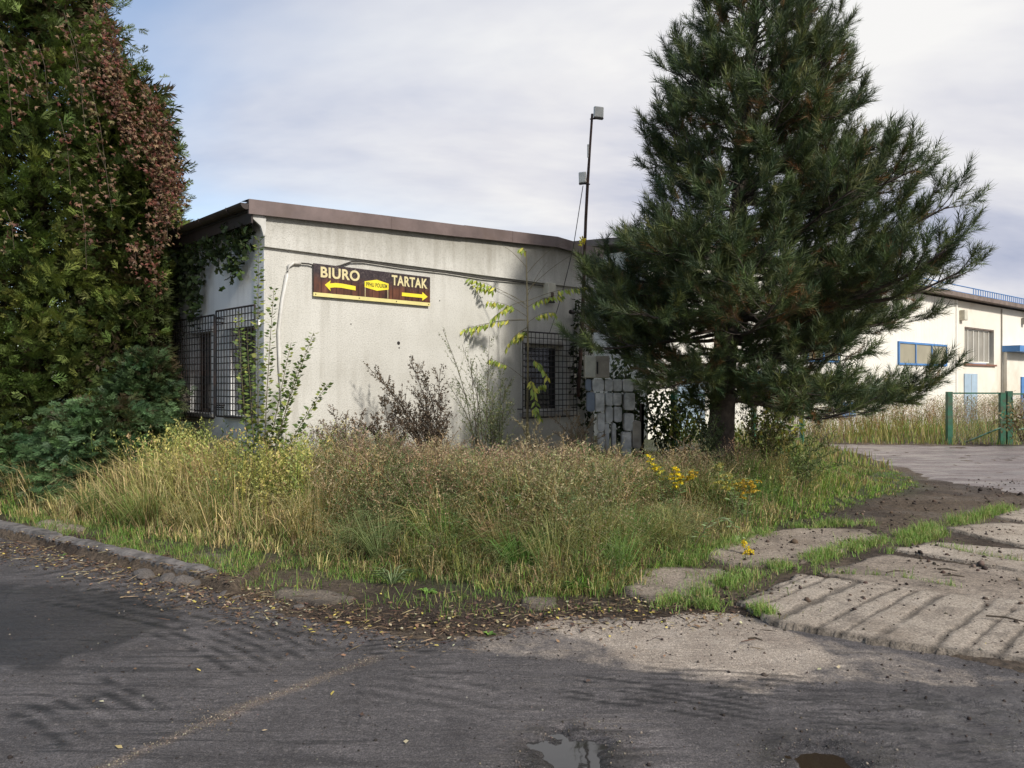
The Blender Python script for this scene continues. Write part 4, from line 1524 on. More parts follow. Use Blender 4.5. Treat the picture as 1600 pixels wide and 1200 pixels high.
# ------------------------------------------------------------------ pine
def build_pine():
    global rng
    rng = np.random.RandomState(11)
    root = empty('pine_tree', (2.95, 11.2, .18), 0, 'big dark green pine with drooping lower boughs beside the office building', 'tree')
    rx, ry, r0z = root.location
    Yp = 11.2
    H = 9.6

    def axis(z):   # leaning trunk, relative to the root
        t = z / H
        return np.array([.02 + .80 * max(t, 0) ** 1.1, -.05 * t, z])
    # silhouettes in the photograph: (height, half width to the left, to the right of the trunk line)
    def hz(py):
        return EYE + (600 - py) / F * Yp - r0z
    def xw(px):
        return (px - 800) / F * Yp - rx
    Lp = [(640, 1090), (600, 935), (560, 915), (500, 900), (450, 905), (400, 920), (360, 950), (320, 985), (280, 1005), (215, 1005), (150, 1030), (90, 1040), (40, 1055), (0, 1085), (-60, 1120), (-130, 1170), (-200, 1200)]
    Rp = [(660, 1290), (640, 1340), (600, 1490), (568, 1525), (548, 1365), (515, 1375), (480, 1450), (430, 1550), (380, 1465), (320, 1482), (290, 1475), (215, 1440), (140, 1385), (100, 1370), (60, 1340), (0, 1290), (-60, 1270), (-130, 1230), (-200, 1210)]
    lz = np.array([hz(p[0]) for p in Lp]); lx = np.array([xw(p[1]) for p in Lp])
    rzz = np.array([hz(p[0]) for p in Rp]); rxx = np.array([xw(p[1]) for p in Rp])

    def reach(z, phi):
        a = axis(z)[0]
        l = max(.15, a - np.interp(z, lz, lx))
        r = max(.15, np.interp(z, rzz, rxx) - a)
        c = math.cos(phi)
        m = .5 * (l + r)
        side = r if c > 0 else l
        base = side * abs(c) + min(m, 2.5) * (1 - abs(c))
        return base
    wood = []
    shoots_p, shoots_d, shoots_l, shoots_b = [], [], [], []
    trunk_pts = [axis(z) + np.array([.02 * math.sin(z * 2), 0, 0]) for z in np.linspace(-.35, H, 16)]
    V, T = tube_np(trunk_pts, [max(.02, .215 - .20 * (i / 15) ** .9) * (1.12 if i < 2 else 1) for i in range(16)], 10)
    V += rng.uniform(-.008, .008, V.shape)
    wood.append((V, T, np.ones((len(V), 3))))

    def branch(p0, d0, L, r0_, lvl, droop, up):
        n = 7 if lvl == 0 else 4
        pts = [np.array(p0)]
        d = unit(d0)
        for i in range(n):
            t = (i + 1) / n
            d = unit(d + np.array([0, 0, -droop * (1 - t) / n * 1.6 + up * t * 1.5 / n]) + rng.uniform(-.14, .14, 3))
            pts.append(pts[-1] + d * L / n)
        pts = np.array(pts)
        V, T = tube_np(pts, list(np.linspace(r0_, max(.004, r0_ * .25), n + 1)), 5 if lvl == 0 else 3)
        wood.append((V, T, np.ones((len(V), 3))))
        return pts, d

    def shoot(p, d, l, brown=0.0):
        shoots_p.append(p); shoots_d.append(d); shoots_l.append(l); shoots_b.append(brown)

    z = 1.12
    k = 0
    while z < H - .15:
        nb = rng.randint(5, 8) if z < 7 else rng.randint(4, 6)
        zw = z
        off = rng.uniform(0, 6.28)
        for b in range(nb):
            phi = off + b * 2 * math.pi / nb + rng.uniform(-.25, .25)
            z = max(1.08, zw + rng.uniform(-.14, .16))
            if math.sin(phi) > .75 and rng.rand() < .5:
                continue
            Lb0 = reach(z + .10, phi)
            Lb = reach(z + (.16 + (.12 + .22 * min(1, z / 5)) * Lb0) * min(1, max(0, (z - 1.3) / 1.0)), phi)
            # boughs below about 1.5 m only on the right hand side and behind
            tip_z = z
            L = Lb * rng.choice([rng.uniform(.60, .84), rng.uniform(.86, 1.0)], p=[.42, .58])
            if z < 1.95 and math.cos(phi) < .25:
                L *= .40 if z < 1.6 else .75
            if L < .25:
                L = .25
            t = z / H
            el = -.22 + .80 * t + rng.uniform(-.16, .18)
            d0 = (math.cos(phi) * math.cos(el), math.sin(phi) * math.cos(el), math.sin(el))
            # the branch starts where its tip comes out at height z
            pz = max(.75, z - math.tan(el) * L * .6)
            base = axis(min(pz, H - .1))
            pts, dend = branch(base, d0, L, .012 + .012 * L * (1 - .5 * t), 0, .25 * (1 - t), .55)
            sick = rng.rand() < .10
            # second order
            ns = max(3, int(L / .145))
            for s in range(ns):
                u = .22 + .78 * (s + rng.uniform(0, .8)) / ns
                if u > 1:
                    continue
                fi = u * (len(pts) - 1)
                i0 = int(min(fi, len(pts) - 2))
                q = pts[i0] + (pts[i0 + 1] - pts[i0]) * (fi - i0)
                dm = unit(pts[i0 + 1] - pts[i0])
                sd = unit(np.cross(dm, (0, 0, 1))) * (1 if s % 2 else -1)
                ls = (.22 + .62 * (1 - abs(u - .55) * 1.3)) * min(1.0, .35 + L / 3.0) * rng.uniform(.7, 1.15)
                ls = max(.14, ls)
                ds = unit(dm * rng.uniform(.5, .9) + sd * rng.uniform(.5, 1.0) + np.array([0, 0, rng.uniform(-.25, .45)]))
                p2, d2 = branch(q, ds, ls, .009, 1, .15, .6)
                nsh = max(3, int(ls / .055))
                for j in range(nsh):
                    uu = .30 + .70 * ((j + rng.rand()) / nsh) ** .75
                    fj = min(uu, 1) * (len(p2) - 1)
                    j0 = int(min(fj, len(p2) - 2))
                    qq = p2[j0] + (p2[j0 + 1] - p2[j0]) * (fj - j0)
                    dd = unit(unit(p2[j0 + 1] - p2[j0]) + rng.uniform(-.7, .7, 3) + np.array([0, 0, .25]))
                    br = rng.rand()
                    old = (1.0 if (br < .07 or (sick and br < .40)) and u < .85 else 0.0)
                    shoot(qq, dd, rng.uniform(.13, .24), old)
                shoot(p2[-1], unit(d2 + np.array([0, 0, .3])), rng.uniform(.20, .32))
                for _ in range(3):
                    shoot(p2[-1], unit(d2 + rng.uniform(-.9, .9, 3) + np.array([0, 0, .35])), rng.uniform(.15, .25))
            shoot(pts[-1], unit(dend + np.array([0, 0, .25])), rng.uniform(.2, .32))
        z = zw + (rng.uniform(.19, .27) if zw > 3.4 else rng.uniform(.15, .21))
        k += 1
    V, T, Cc = merge(wood)
    np_mesh('trunk', wood[0][0], [wood[0][1]], M_bark, root, None, True)
    V, T, Cc = merge(wood[1:])
    np_mesh('branches', V, [T], M_bark, root, None, True)
    # shoot templates: needle brush along local z, unit length
    def tm(n, seed):
        r = np.random.RandomState(seed)
        tb = TB()
        for i in range(n):
            t = (i + .5) / n
            a = i * 2.399 + r.uniform(-.3, .3)
            sp = r.uniform(.55, 1.15) * (1 - .35 * t)
            d = np.array([math.cos(a) * math.sin(sp), math.sin(a) * math.sin(sp), math.cos(sp)])
            b = np.array([0, 0, t * .95])
            Ln = r.uniform(.38, .60)
            w = np.cross(d, r.uniform(-1, 1, 3)); w = w / np.linalg.norm(w) * .019
            m = b + d * Ln * .5 + np.array([0, 0, .02])
            tb.add([b - w, b + w, b + d * Ln + np.array([0, 0, .03])], [[0, 1, 2]], np.array([1, 1, 1]) * r.uniform(.75, 1.2))
        return tb.get()
    tms = [tm(31, s) for s in range(5)]
    P, D, Ls, Bn = map(np.array, (shoots_p, shoots_d, shoots_l, shoots_b))
    # nothing may grow below the photographed lower outline
    n = len(P)
    cc = pick_cols([(.062, .088, .034), (.085, .112, .038), (.050, .076, .036), (.115, .130, .042)], [4, 4, 3, 1.5], n, .25)
    bmask = Bn > .5
    cc[bmask] = pick_cols([(.22, .12, .05), (.14, .09, .04)], [1, 1.2], bmask.sum(), .2)
    V, T, Cc = scatter_mix(tms, frames(D, rng.uniform(0, 6.28, n)), P, cc, Ls)
    print('pine shoots', n, 'tris', len(T))
    np_mesh('needles', V, [T], M_needle, root, Cc)['kind'] = 'stuff'
    return root


pine = build_pine()
rng = np.random.RandomState(23)


# ------------------------------------------------------------------ scale-leaved conifers
def spray_template(seed, n1=5, droop=.15):
    """flat fan like spray of scale leaved twigs, unit length along local z, in the local xz plane"""
    r = np.random.RandomState(seed)
    tb = TB()

    def tri(b, d, L, w, c, one=False):
        s = np.array([d[2], 0, -d[0]])
        s = s / (np.linalg.norm(s) + 1e-9) * w
        if one:
            tb.add([b - s, b + s, b + d * L], [[0, 1, 2]], c)
            return
        m = b + d * L * .4
        tb.add([b, m + s, b + d * L, m - s], [[0, 1, 2], [0, 2, 3]], c)
    tri(np.zeros(3), np.array([0, 0, 1.]), 1.0, .03, (.85, .85, .85))
    for i in range(n1):
        t = .10 + .78 * i / n1
        for sg_ in (1, -1):
            a = r.uniform(.40, .80)
            d = np.array([sg_ * math.sin(a), r.uniform(-.25, .15) - droop * t, math.cos(a)])
            L = (.62 * (1 - t * .6)) * r.uniform(.7, 1.25)
            b = np.array([0, -droop * t * t, t])
            tri(b, d, L, .034, np.ones(3) * r.uniform(.75, 1.15))
            a2 = a * sg_ + r.choice([-1, 1]) * .55
            d2 = np.array([math.sin(a2), r.uniform(-.35, .2), math.cos(a2)])
            tri(b + d * L * .4, d2, L * .55, .036, np.ones(3) * r.uniform(.95, 1.45), True)
    return tb.get()


SPR = [spray_template(s) for s in range(5)]


def conifer(name, label, x, y, prof, ncl, per, size, pal, wts, outl=None, trunk_r=.12, ysq=1.0, seed=0, updir=.5, lay=0.0, inner=.62):
    """prof: list of (z, half width left, half width right) ; clumps of sprays over an uneven surface"""
    root = empty(name, (x, y, 0), 0, label, 'tree' if trunk_r > .05 else 'shrub')
    zs_ = np.array([p[0] for p in prof])
    wl_, wr_ = np.array([p[1] for p in prof]), np.array([p[2] for p in prof])
    H = zs_[-1]
    # choose clump centres in proportion to girth
    z = rng.uniform(zs_[0], H, ncl * 4)
    w = (np.interp(z, zs_, wl_) + np.interp(z, zs_, wr_)) / 2
    keep = rng.rand(len(z)) < w / w.max()
    z = z[keep][:ncl]
    n = len(z)
    phi = rng.uniform(-math.pi, .45, n) - .1
    c = np.cos(phi)
    wl2, wr2 = np.interp(z, zs_, wl_), np.interp(z, zs_, wr_)
    R_ = np.where(c > 0, wr2, wl2) * np.abs(c) + (wl2 + wr2) / 2 * ysq * (1 - np.abs(c))
    lump = .72 + .40 * fbm(phi * 2.2 + seed * 3, z * 1.7, 101 + seed, 3)
    rr = R_ * lump * rng.uniform(.80, 1.05, n)
    nin = int(n * .25)
    rr[:nin] *= rng.uniform(.45, .85, nin)
    cen = np.stack([rr * np.cos(phi), rr * np.sin(phi), z], 1)
    out = np.stack([np.cos(phi), np.sin(phi), np.zeros(n)], 1)
    ccl = pick_cols(pal, wts, n, .22)
    N = n * per
    ci = np.repeat(np.arange(n), per)
    off = rng.normal(0, 1, (N, 3)) * size * np.array([.75, .75, .60 * (1 - lay)])
    P = cen[ci] + off
    tang = unit(np.cross(out, (0, 0, 1)))
    D = unit(out[ci] * rng.uniform(.5, 1.1, (N, 1)) + tang[ci] * rng.normal(0, .55, (N, 1)) + np.array([0, 0, 1.]) * rng.normal(updir, .35, (N, 1)))
    col = ccl[ci] * (1 + rng.uniform(-.15, .15, (N, 1)))
    sc = size * rng.uniform(.7, 1.25, N)
    vis = (P[:, 0] + x) > -(P[:, 1] + y) * .70 - .25
    P, D, col, sc = P[vis], D[vis], col[vis], sc[vis]
    N = len(P)
    # inner sprays: some dead brown, most coloured dark green for inner crown shade
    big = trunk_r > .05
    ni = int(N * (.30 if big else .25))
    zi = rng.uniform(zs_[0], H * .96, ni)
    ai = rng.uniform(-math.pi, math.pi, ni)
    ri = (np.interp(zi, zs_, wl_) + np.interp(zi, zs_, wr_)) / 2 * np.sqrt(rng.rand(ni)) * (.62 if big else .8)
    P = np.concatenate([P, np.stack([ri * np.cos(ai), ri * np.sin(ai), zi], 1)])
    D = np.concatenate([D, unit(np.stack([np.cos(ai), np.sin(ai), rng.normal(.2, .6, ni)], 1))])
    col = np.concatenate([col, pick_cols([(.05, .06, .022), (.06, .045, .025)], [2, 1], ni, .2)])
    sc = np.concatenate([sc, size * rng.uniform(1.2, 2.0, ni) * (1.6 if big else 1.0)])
    N = len(P)
    V, T, Cc = scatter_mix(SPR, frames(D, rng.normal(0, .9, N)), P, col, sc)
    np_mesh('foliage', V, [T], M_leaf, root, Cc)['kind'] = 'stuff'
    # trunk and limbs that carry the clumps
    w = []
    V, T = tube_np([(0, 0, -.2), (0.02, 0, H * .5), (0, 0, H * .93)], [trunk_r, trunk_r * .65, .015], 8)
    np_mesh('trunk', V, [T], M_bark, root, None, True)
    for i in range(0, n, 2):
        a = np.array([0, 0, max(.1, cen[i][2] - .35 * rr[i] - .1)])
        m = (a + cen[i]) / 2 + np.array([0, 0, -.05])
        V, T = tube_np([a, m, cen[i]], [.016, .011, .005], 3)
        w.append((V, T, np.ones((len(V), 3))))
    V, T, _ = merge(w)
    np_mesh('branches', V, [T], M_twig, root)
    print(name, 'sprays', N, 'tris', N * len(SPR[0][1]))
    return root


TH = [(.095, .135, .034), (.14, .175, .040), (.07, .10, .032), (.19, .21, .055)]
conifer('arborvitae', 'tall dense arborvitae at the left edge with reddish creeper in its crown', -7.35, 11.9,
        [(.1, 2.0, 1.30), (1.4, 2.1, 1.60), (2.8, 2.1, 1.75), (4.2, 2.0, 1.70), (5.4, 1.9, 1.48), (6.6, 1.6, 1.20), (7.8, 1.2, .90), (8.9, .6, .5), (9.5, .1, .1)],
        1000, 17, .205, TH, [4, 3, 3, 1], seed=1, trunk_r=.2)
conifer('arborvitae', 'shorter arborvitae wrapped in red creeper beside the building', -5.78, 11.6,
        [(.5, .5, .35), (1.6, .6, .38), (2.6, .7, .42), (3.6, .7, .52), (4.6, .7, .62), (5.4, .62, .58), (5.9, .5, .42), (6.35, .12, .12)],
        300, 19, .18, TH, [4, 3, 3, 1], seed=2, trunk_r=.1)
JU = [(.055, .095, .040), (.075, .125, .050), (.042, .075, .034), (.11, .155, .065)]
conifer('juniper_bush', 'dark spreading juniper bush in front of the side windows', -5.20, 11.0,
        [(.15, .60, .30), (.7, .66, .32), (1.2, .66, .32), (1.6, .55, .28), (1.95, .35, .22), (2.12, .08, .05)],
        150, 26, .125, JU, [4, 3, 3, .6], seed=3, trunk_r=.04, updir=.25, lay=.4)
conifer('juniper_bush', 'low grey green juniper with layered boughs under the arborvitae', -5.45, 10.4,
        [(.15, 1.0, .75), (.5, 1.0, .85), (.9, .9, .8), (1.25, .6, .6), (1.45, .15, .15)],
        170, 26, .135, [(.075, .13, .055), (.10, .165, .07), (.055, .10, .045)], [4, 3, 3], seed=4, trunk_r=.04, updir=.18, lay=.6)
conifer('juniper_bush', 'leftmost low juniper at the foot of the tall arborvitae', -6.9, 10.5,
        [(.15, .9, .8), (.5, .9, .8), (.8, .7, .6), (1.05, .2, .2)],
        110, 24, .135, [(.075, .13, .05), (.10, .165, .06), (.055, .10, .042)], [4, 3, 3], seed=5, trunk_r=.04, updir=.2, lay=.5)


# ------------------------------------------------------------------ creeper and ivy leaves
def leaf_cluster(seed, n=5, L=.55, W=.30, droop=.5):
    r = np.random.RandomState(seed)
    tb = TB()
    for i in range(n):
        a = (i - (n - 1) / 2) * 1.0 + r.uniform(-.2, .2)
        d = unit(np.array([math.sin(a), -droop + r.uniform(-.3, .3), math.cos(a) * .9]))
        s = unit(np.cross(d, (0, 1, .2)))
        V, T = leaf_t((0, 0, 0), d, s, L * r.uniform(.8, 1.1), W, .15)
        tb.add(V, T, np.ones(3) * r.uniform(.8, 1.2))
    return tb.get()


CRE = [leaf_cluster(s, 4, .95, .34, .8) for s in range(4)]
IVY = [leaf_cluster(s + 9, 3, .75, .62, .2) for s in range(4)]


def strands(paths, dens, size, spread, tm, pal, w, D_bias=(0, -.5, -.7), name='creeper', label='', cat='creeper', stem=.004):
    ps, ds = [], []
    wd = MB()
    for pth in paths:
        pth = [np.array(p, float) for p in pth]
        wd.tube([tuple(p) for p in pth], stem, 3, caps=False)
        for a, b in zip(pth[:-1], pth[1:]):
            L = np.linalg.norm(b - a)
            k = max(1, int(L * dens))
            t = rng.rand(k, 1)
            ps.append(a + (b - a) * t + rng.normal(0, 1, (k, 3)) * spread)
    P = np.concatenate(ps)
    n = len(P)
    D = unit(rng.normal(0, .55, (n, 3)) + np.array(D_bias))
    root = empty(name, tuple(P.mean(0) * [1, 1, 0]), 0, label, cat)
    o = np.array(root.location)
    V, T, Cc = scatter_mix(tm, frames(D, rng.uniform(0, 6.28, n)), P - o, pick_cols(pal, w, n, .25), size * rng.uniform(.6, 1.2, n))
    np_mesh('leaves', V, [T], M_leaf, root, Cc)['kind'] = 'stuff'
    st = wd.build('stems', M_twig, root)
    st['kind'] = 'stuff'
    st.data.transform(Matrix.Translation(-root.location))
    return root


RED = [(.15, .055, .040), (.15, .085, .055), (.20, .13, .075), (.09, .042, .03), (.15, .13, .06)]


def P3(px, py, Y):
    return np.array(pt(px, py, Y))


paths = []
for (x0, y0, x1, y1, Y) in ((175, 40, 182, 150, 9.6), (172, 70, 190, 180, 9.6), (160, 100, 200, 190, 9.5), (150, 130, 215, 205, 9.5), (170, 175, 225, 235, 9.5),
                            (215, 130, 240, 200, 9.6), (235, 150, 262, 230, 9.7), (250, 205, 266, 300, 9.7), (255, 220, 285, 320, 9.75), (248, 225, 262, 380, 9.7),
                            (262, 245, 276, 345, 9.75), (240, 210, 255, 330, 9.65), (245, 230, 240, 400, 9.65), (225, 180, 250, 290, 9.6), (190, 160, 210, 260, 9.5),
                            (100, 20, 130, 150, 8.95), (110, 60, 135, 220, 8.9), (60, 70, 75, 160, 8.75), (40, 85, 60, 150, 8.75), (30, 95, 45, 170, 8.75),
                            (138, 120, 170, 300, 9.2), (150, 220, 175, 330, 9.35), (95, 190, 110, 290, 8.9), (125, 300, 135, 420, 9.1), (230, 395, 245, 455, 9.7),
                            (0, 60, 20, 200, 8.7), (150, 0, 165, 90, 9.5), (205, 380, 212, 420, 9.6), (10, 330, 22, 390, 8.7)):
    Y = Y + (1.25 if x0 >= 138 else 1.35)
    a, b = P3(x0, y0, Y), P3(x1, y1, Y)
    m = (a + b) / 2 + np.array([.05, -.05, .08])
    paths.append([a, m, b])
strands(paths[:15] + paths[24:25] + paths[26:28], 125, .066, .075, CRE, RED, [3, 4, 3, 2, 1], name='red_creeper', label='red brown creeper hanging over the edge of the shorter arborvitae')
strands(paths[15:24] + paths[25:26] + paths[28:], 40, .066, .095, CRE, RED, [2, 4, 4, 2, 2], name='red_creeper', label='thin brown creeper threaded through the tall arborvitae crown')

# ivy over the far half of the side wall and hanging from the eave
IV = [(.030, .042, .018), (.045, .055, .022), (.022, .030, .014), (.08, .085, .03)]
ivp = []
for s in np.linspace(2.95, 5.6, 16):
    top = B2W(-.14, s, 3.74)
    zb = 3.85 - (.8 + (s - 2.75) * 2.6) + rng.uniform(-.3, .3)
    ivp.append([top, B2W(-.12, s + rng.uniform(-.1, .1), (3.85 + max(.6, zb)) / 2), B2W(-.10, s + rng.uniform(-.15, .15), max(.6, zb))])
for s in np.linspace(3.6, 6.2, 14):
    ivp.append([B2W(-.25, s, 3.7), B2W(-.35, s, 2.4), B2W(-.4, s + .1, .5)])
strands(ivp, 75, .16, .11, IVY, IV, [3, 3, 3, .3], (0, -.6, -.2), 'ivy', 'dark ivy mass covering the far end of the side wall', 'ivy')
ivp = []
for s, dz in ((.15, .45), (.3, .7), (.42, .5), (.55, .75), (.7, .35), (.95, .5), (1.2, .35), (1.5, .6), (1.7, 1.0), (1.85, 1.25), (2.1, .9), (2.35, .8), (1.35, .4), (.1, .25)):
    ivp.append([B2W(-.17, s + .12, 3.74), B2W(-.15, s + .12 + rng.uniform(-.08, .08), 3.76 - dz * .5), B2W(-.13, s + .12 + rng.uniform(-.12, .12), 3.76 - dz)])
strands(ivp, 80, .095, .050, IVY, [(.05, .075, .025), (.07, .10, .03), (.035, .05, .02)], [3, 2, 3], (0, -.6, -.7), 'ivy', 'green ivy strands hanging from the dark gutter near the corner', 'ivy')

# ivy climbing the wall beside the mast
ivp = [[B2W(5.95, -.08, 1.6), B2W(6.0, -.1, 2.4), B2W(6.08, -.1, 3.2)], [B2W(6.1, -.12, 1.2), B2W(6.2, -.12, 2.2), B2W(6.15, -.1, 2.8)], [B2W(6.3, -.12, .8), B2W(6.35, -.12, 2), B2W(6.3, -.12, 3)]]
strands(ivp, 60, .10, .05, IVY, IV, [3, 3, 3, .3], (0, -.6, -.3), 'ivy', 'thin dark ivy climbing the stucco between barred window and mast', 'ivy')


# ------------------------------------------------------------------ grass
def blades(x, y, h, col, w=.004, lean=.35, wind=(0, 0), tuft=None):
    n = len(x)
    z = zground(x, y)
    a = rng.uniform(0, 6.283, n)
    if tuft is not None:
        a = tuft + rng.normal(0, .7, n)
    ln = np.minimum(np.abs(rng.normal(lean, lean * .6, n)), 1.15) * h
    dx, dy = np.cos(a) * ln + wind[0] * h, np.sin(a) * ln + wind[1] * h
    fa = rng.uniform(0, 3.1416, n)
    w = w * rng.uniform(.6, 1.35, n)
    wx, wy = np.cos(fa) * w, np.sin(fa) * w
    q = np.clip(ln / np.maximum(h, 1e-4), 0, 1)
    V = np.zeros((n, 5, 3))
    V[:, 0] = np.stack([x - wx, y - wy, z - .01], 1)
    V[:, 1] = np.stack([x + wx, y + wy, z - .01], 1)
    u = rng.uniform(.30, .45, n)
    mx, my, mz = x + dx * u, y + dy * u, z + h * rng.uniform(.60, .80, n) * (1 - .15 * q)
    V[:, 2] = np.stack([mx - wx * .75, my - wy * .75, mz], 1)
    V[:, 3] = np.stack([mx + wx * .75, my + wy * .75, mz], 1)
    V[:, 4] = np.stack([x + dx, y + dy, z + h * (1 - q * rng.uniform(.15, .75, n))], 1)
    Fc = np.array([[0, 1, 3], [0, 3, 2], [2, 3, 4]])[None] + (np.arange(n) * 5)[:, None, None]
    cc = np.repeat(col[:, None, :], 5, 1)
    return V.reshape(-1, 3), Fc.reshape(-1, 3), cc.reshape(-1, 3)


TOPX = [0, 100, 200, 300, 400, 450, 550, 650, 750, 850, 950, 1000, 1100, 1200, 1300, 1400, 1600]
TOPY = [705, 690, 688, 676, 692, 700, 668, 694, 704, 692, 702, 718, 700, 695, 722, 745, 700]


def cap_h(x, y, h):
    """stand heights surveyed from the photograph"""
    ty = np.interp(800 + F * x / y, TOPX, TOPY)
    q = x / y
    ty = ty + sstep(.13, .17, q) * sstep(.36, .30, q) * sstep(9.4, 8.4, y) * 62
    ty = ty + 24 * (fbm(x * 1.4, y * 1.4, 401, 2) - .35)
    k = (ty - 600) / F
    allow = EYE - y * k - zground(x, y)
    return np.clip(np.minimum(h, allow * rng.uniform(.75, 1.12, len(h))), .05, None)


BLD = [B2W(-.15, -.1)[:2], B2W(7.4, -.1)[:2], B2W(7.4, 9.2)[:2], B2W(-.15, 9.2)[:2]]


def sample_wild(n, y0, y1, x0, x1, keepf):
    x = rng.uniform(x0, x1, n)
    # density falls with distance
    y = y0 + (y1 - y0) * rng.rand(n) ** 1.35
    sd = poly_sd(WILD, x, y)
    edge = sd + (fbm(x * 2.3, y * 2.3, 141) - .5) * .55
    k = (edge > .02) & (poly_sd(BLD, x, y) < 0) & (rng.rand(n) < keepf(x, y, edge))
    # only where the camera can look
    k &= np.abs(x) < y * .72 + .5
    return x[k], y[k], edge[k]


def hue(x, y, n, sd):
    """mix palette by place"""
    STRAW, TAN, OLIVE, GREEN, BRIGHT, BROWN = map(np.array, ((.55, .44, .22), (.36, .27, .15), (.27, .27, .09), (.12, .19, .055), (.19, .33, .06), (.17, .115, .07)))
    pal = np.stack([STRAW, TAN, OLIVE, GREEN, BRIGHT, BROWN])
    f = sstep(.38, .62, fbm(x * 1.1, y * 1.1, 151, 3))
    g = fbm(x * 1.8, y * 1.8, 161, 2)
    W = np.zeros((n, 6))
    px = x / y
    left = sstep(-.22, -.40, px)
    lush = sstep(.33, .42, px) * sstep(14.8, 9.5, y)
    low = sstep(.9, .25, sd)
    cen = sstep(-.28, -.16, px) * sstep(.26, .16, px) * sstep(2.4, 1.2, sd)
    W[:, 0] = 3.0 * left + .25 + 2.4 * f
    W[:, 1] = .6 + .9 * f
    W[:, 2] = 1.0 + 1.0 * left
    W[:, 3] = .35 + 4.0 * (g > .58) + 1.7 * low
    W[:, 4] = .08 + 3.0 * (g > .64) + 1.0 * low * (g > .5)
    W[:, 5] = .6 * (1 - left) + .1 + 1.3 * (1 - f)
    W = W * (1 - .75 * cen[:, None]) + .75 * cen[:, None] * np.array([.25, .5, 2.0, 1.6, .25, 1.2])
    W = W * (1 - lush[:, None]) + lush[:, None] * np.array([.15, .1, .9, 1.6, 3.2, .05])
    W /= W.sum(1, keepdims=True)
    i = (W.cumsum(1) > rng.rand(n)[:, None]).argmax(1)
    c = pal[i] * (1 + rng.uniform(-.25, .25, (n, 1))) * (1 + rng.uniform(-.07, .07, (n, 3)))
    return c, i


def build_grass():
    parts = []
    nt = 26000
    tx, ty, tsd = sample_wild(nt, 6.0, 15.5, -9, 7.5, lambda x, y, s: np.where(x / y > .40, .9, 1.0))
    per = 9
    n = len(tx) * per
    ti = np.repeat(np.arange(len(tx)), per)
    th = np.repeat(rng.uniform(.65, 1.2, len(tx)), per)
    a = rng.uniform(0, 6.283, n)
    r_ = np.abs(rng.normal(0, .045, n))
    x, y = tx[ti] + np.cos(a) * r_, ty[ti] + np.sin(a) * r_
    sd = tsd[ti]
    c, i = hue(tx, ty, len(tx), tsd)
    i = i[ti]
    c = c[ti] * (1 + rng.uniform(-.28, .28, (n, 1))) * (1 + rng.uniform(-.06, .06, (n, 3)))
    alt, j_ = hue(x, y, n, sd)
    mm = rng.rand(n) < .3
    c[mm] = alt[mm]
    px = x / y
    sd = sd * (1 + 1.0 * sstep(-.40, -.52, x / y))
    hm = .18 + .60 * sstep(.1, 1.2, sd) * sstep(.25, .75, fbm(x * 1.5, y * 1.5, 171, 2)) + .12 * sstep(.2, 1, sd)
    hm = hm * np.where(i == 0, 1.15, np.where(i >= 3, .85, 1.0)) * th
    hm *= 1 - .55 * sstep(.33, .42, px)                       # short lush grass on the right
    h = cap_h(x, y, hm * rng.uniform(.6, 1.25, n))
    wind = (-.05 + .35 * (fbm(x * .8, y * .8, 181) - .5) * 2, -.12)
    h = h * np.where(rng.rand(n) < .12 * sstep(.5, .1, sd), 1.0, 1 - .35 * sstep(.5, .1, sd))
    parts.append(blades(x, y, h, c, .0038, .60, wind, a))
    # far strip behind the building's right side and along the hall
    x = rng.uniform(4, 24, 26000)
    y = rng.uniform(14.5, 28, 26000)
    wallY = 31.2 + (x - 18) * (.638 / .77)
    k = (y < wallY - .1) & (poly_sd(YARD, x, y) < -.1) & (np.abs(x) < y * .72 + .5)
    x, y = x[k], y[k]
    k = (np.abs(y - 21.35) < 1.2) | (rng.rand(len(x)) < .55) | (x < 8)
    x, y = x[k], y[k]
    n = len(x)
    near = sstep(1.8, .3, wallY[:1].mean() * 0 + (31.2 + (x - 18) * (.638 / .77) - y))
    c = pick_cols([(.30, .26, .11), (.22, .23, .07), (.12, .19, .045), (.24, .17, .09)], [2.6, 3, 2.5, 1.6], n)
    h = np.where(y < 22, .22, .52) * rng.uniform(.5, 1.3, n) + .35 * near * rng.rand(n)
    parts.append(blades(x, y, h, c, .010, .4))
    V, T, Cc = merge(parts)
    print('grass blades', len(T) // 3)
    o = np_mesh('tall_grass', V, [T], M_grass, None, Cc)
    tag(o, 'overgrown straw and green grass around the office building', 'grass', kind='stuff')


build_grass()


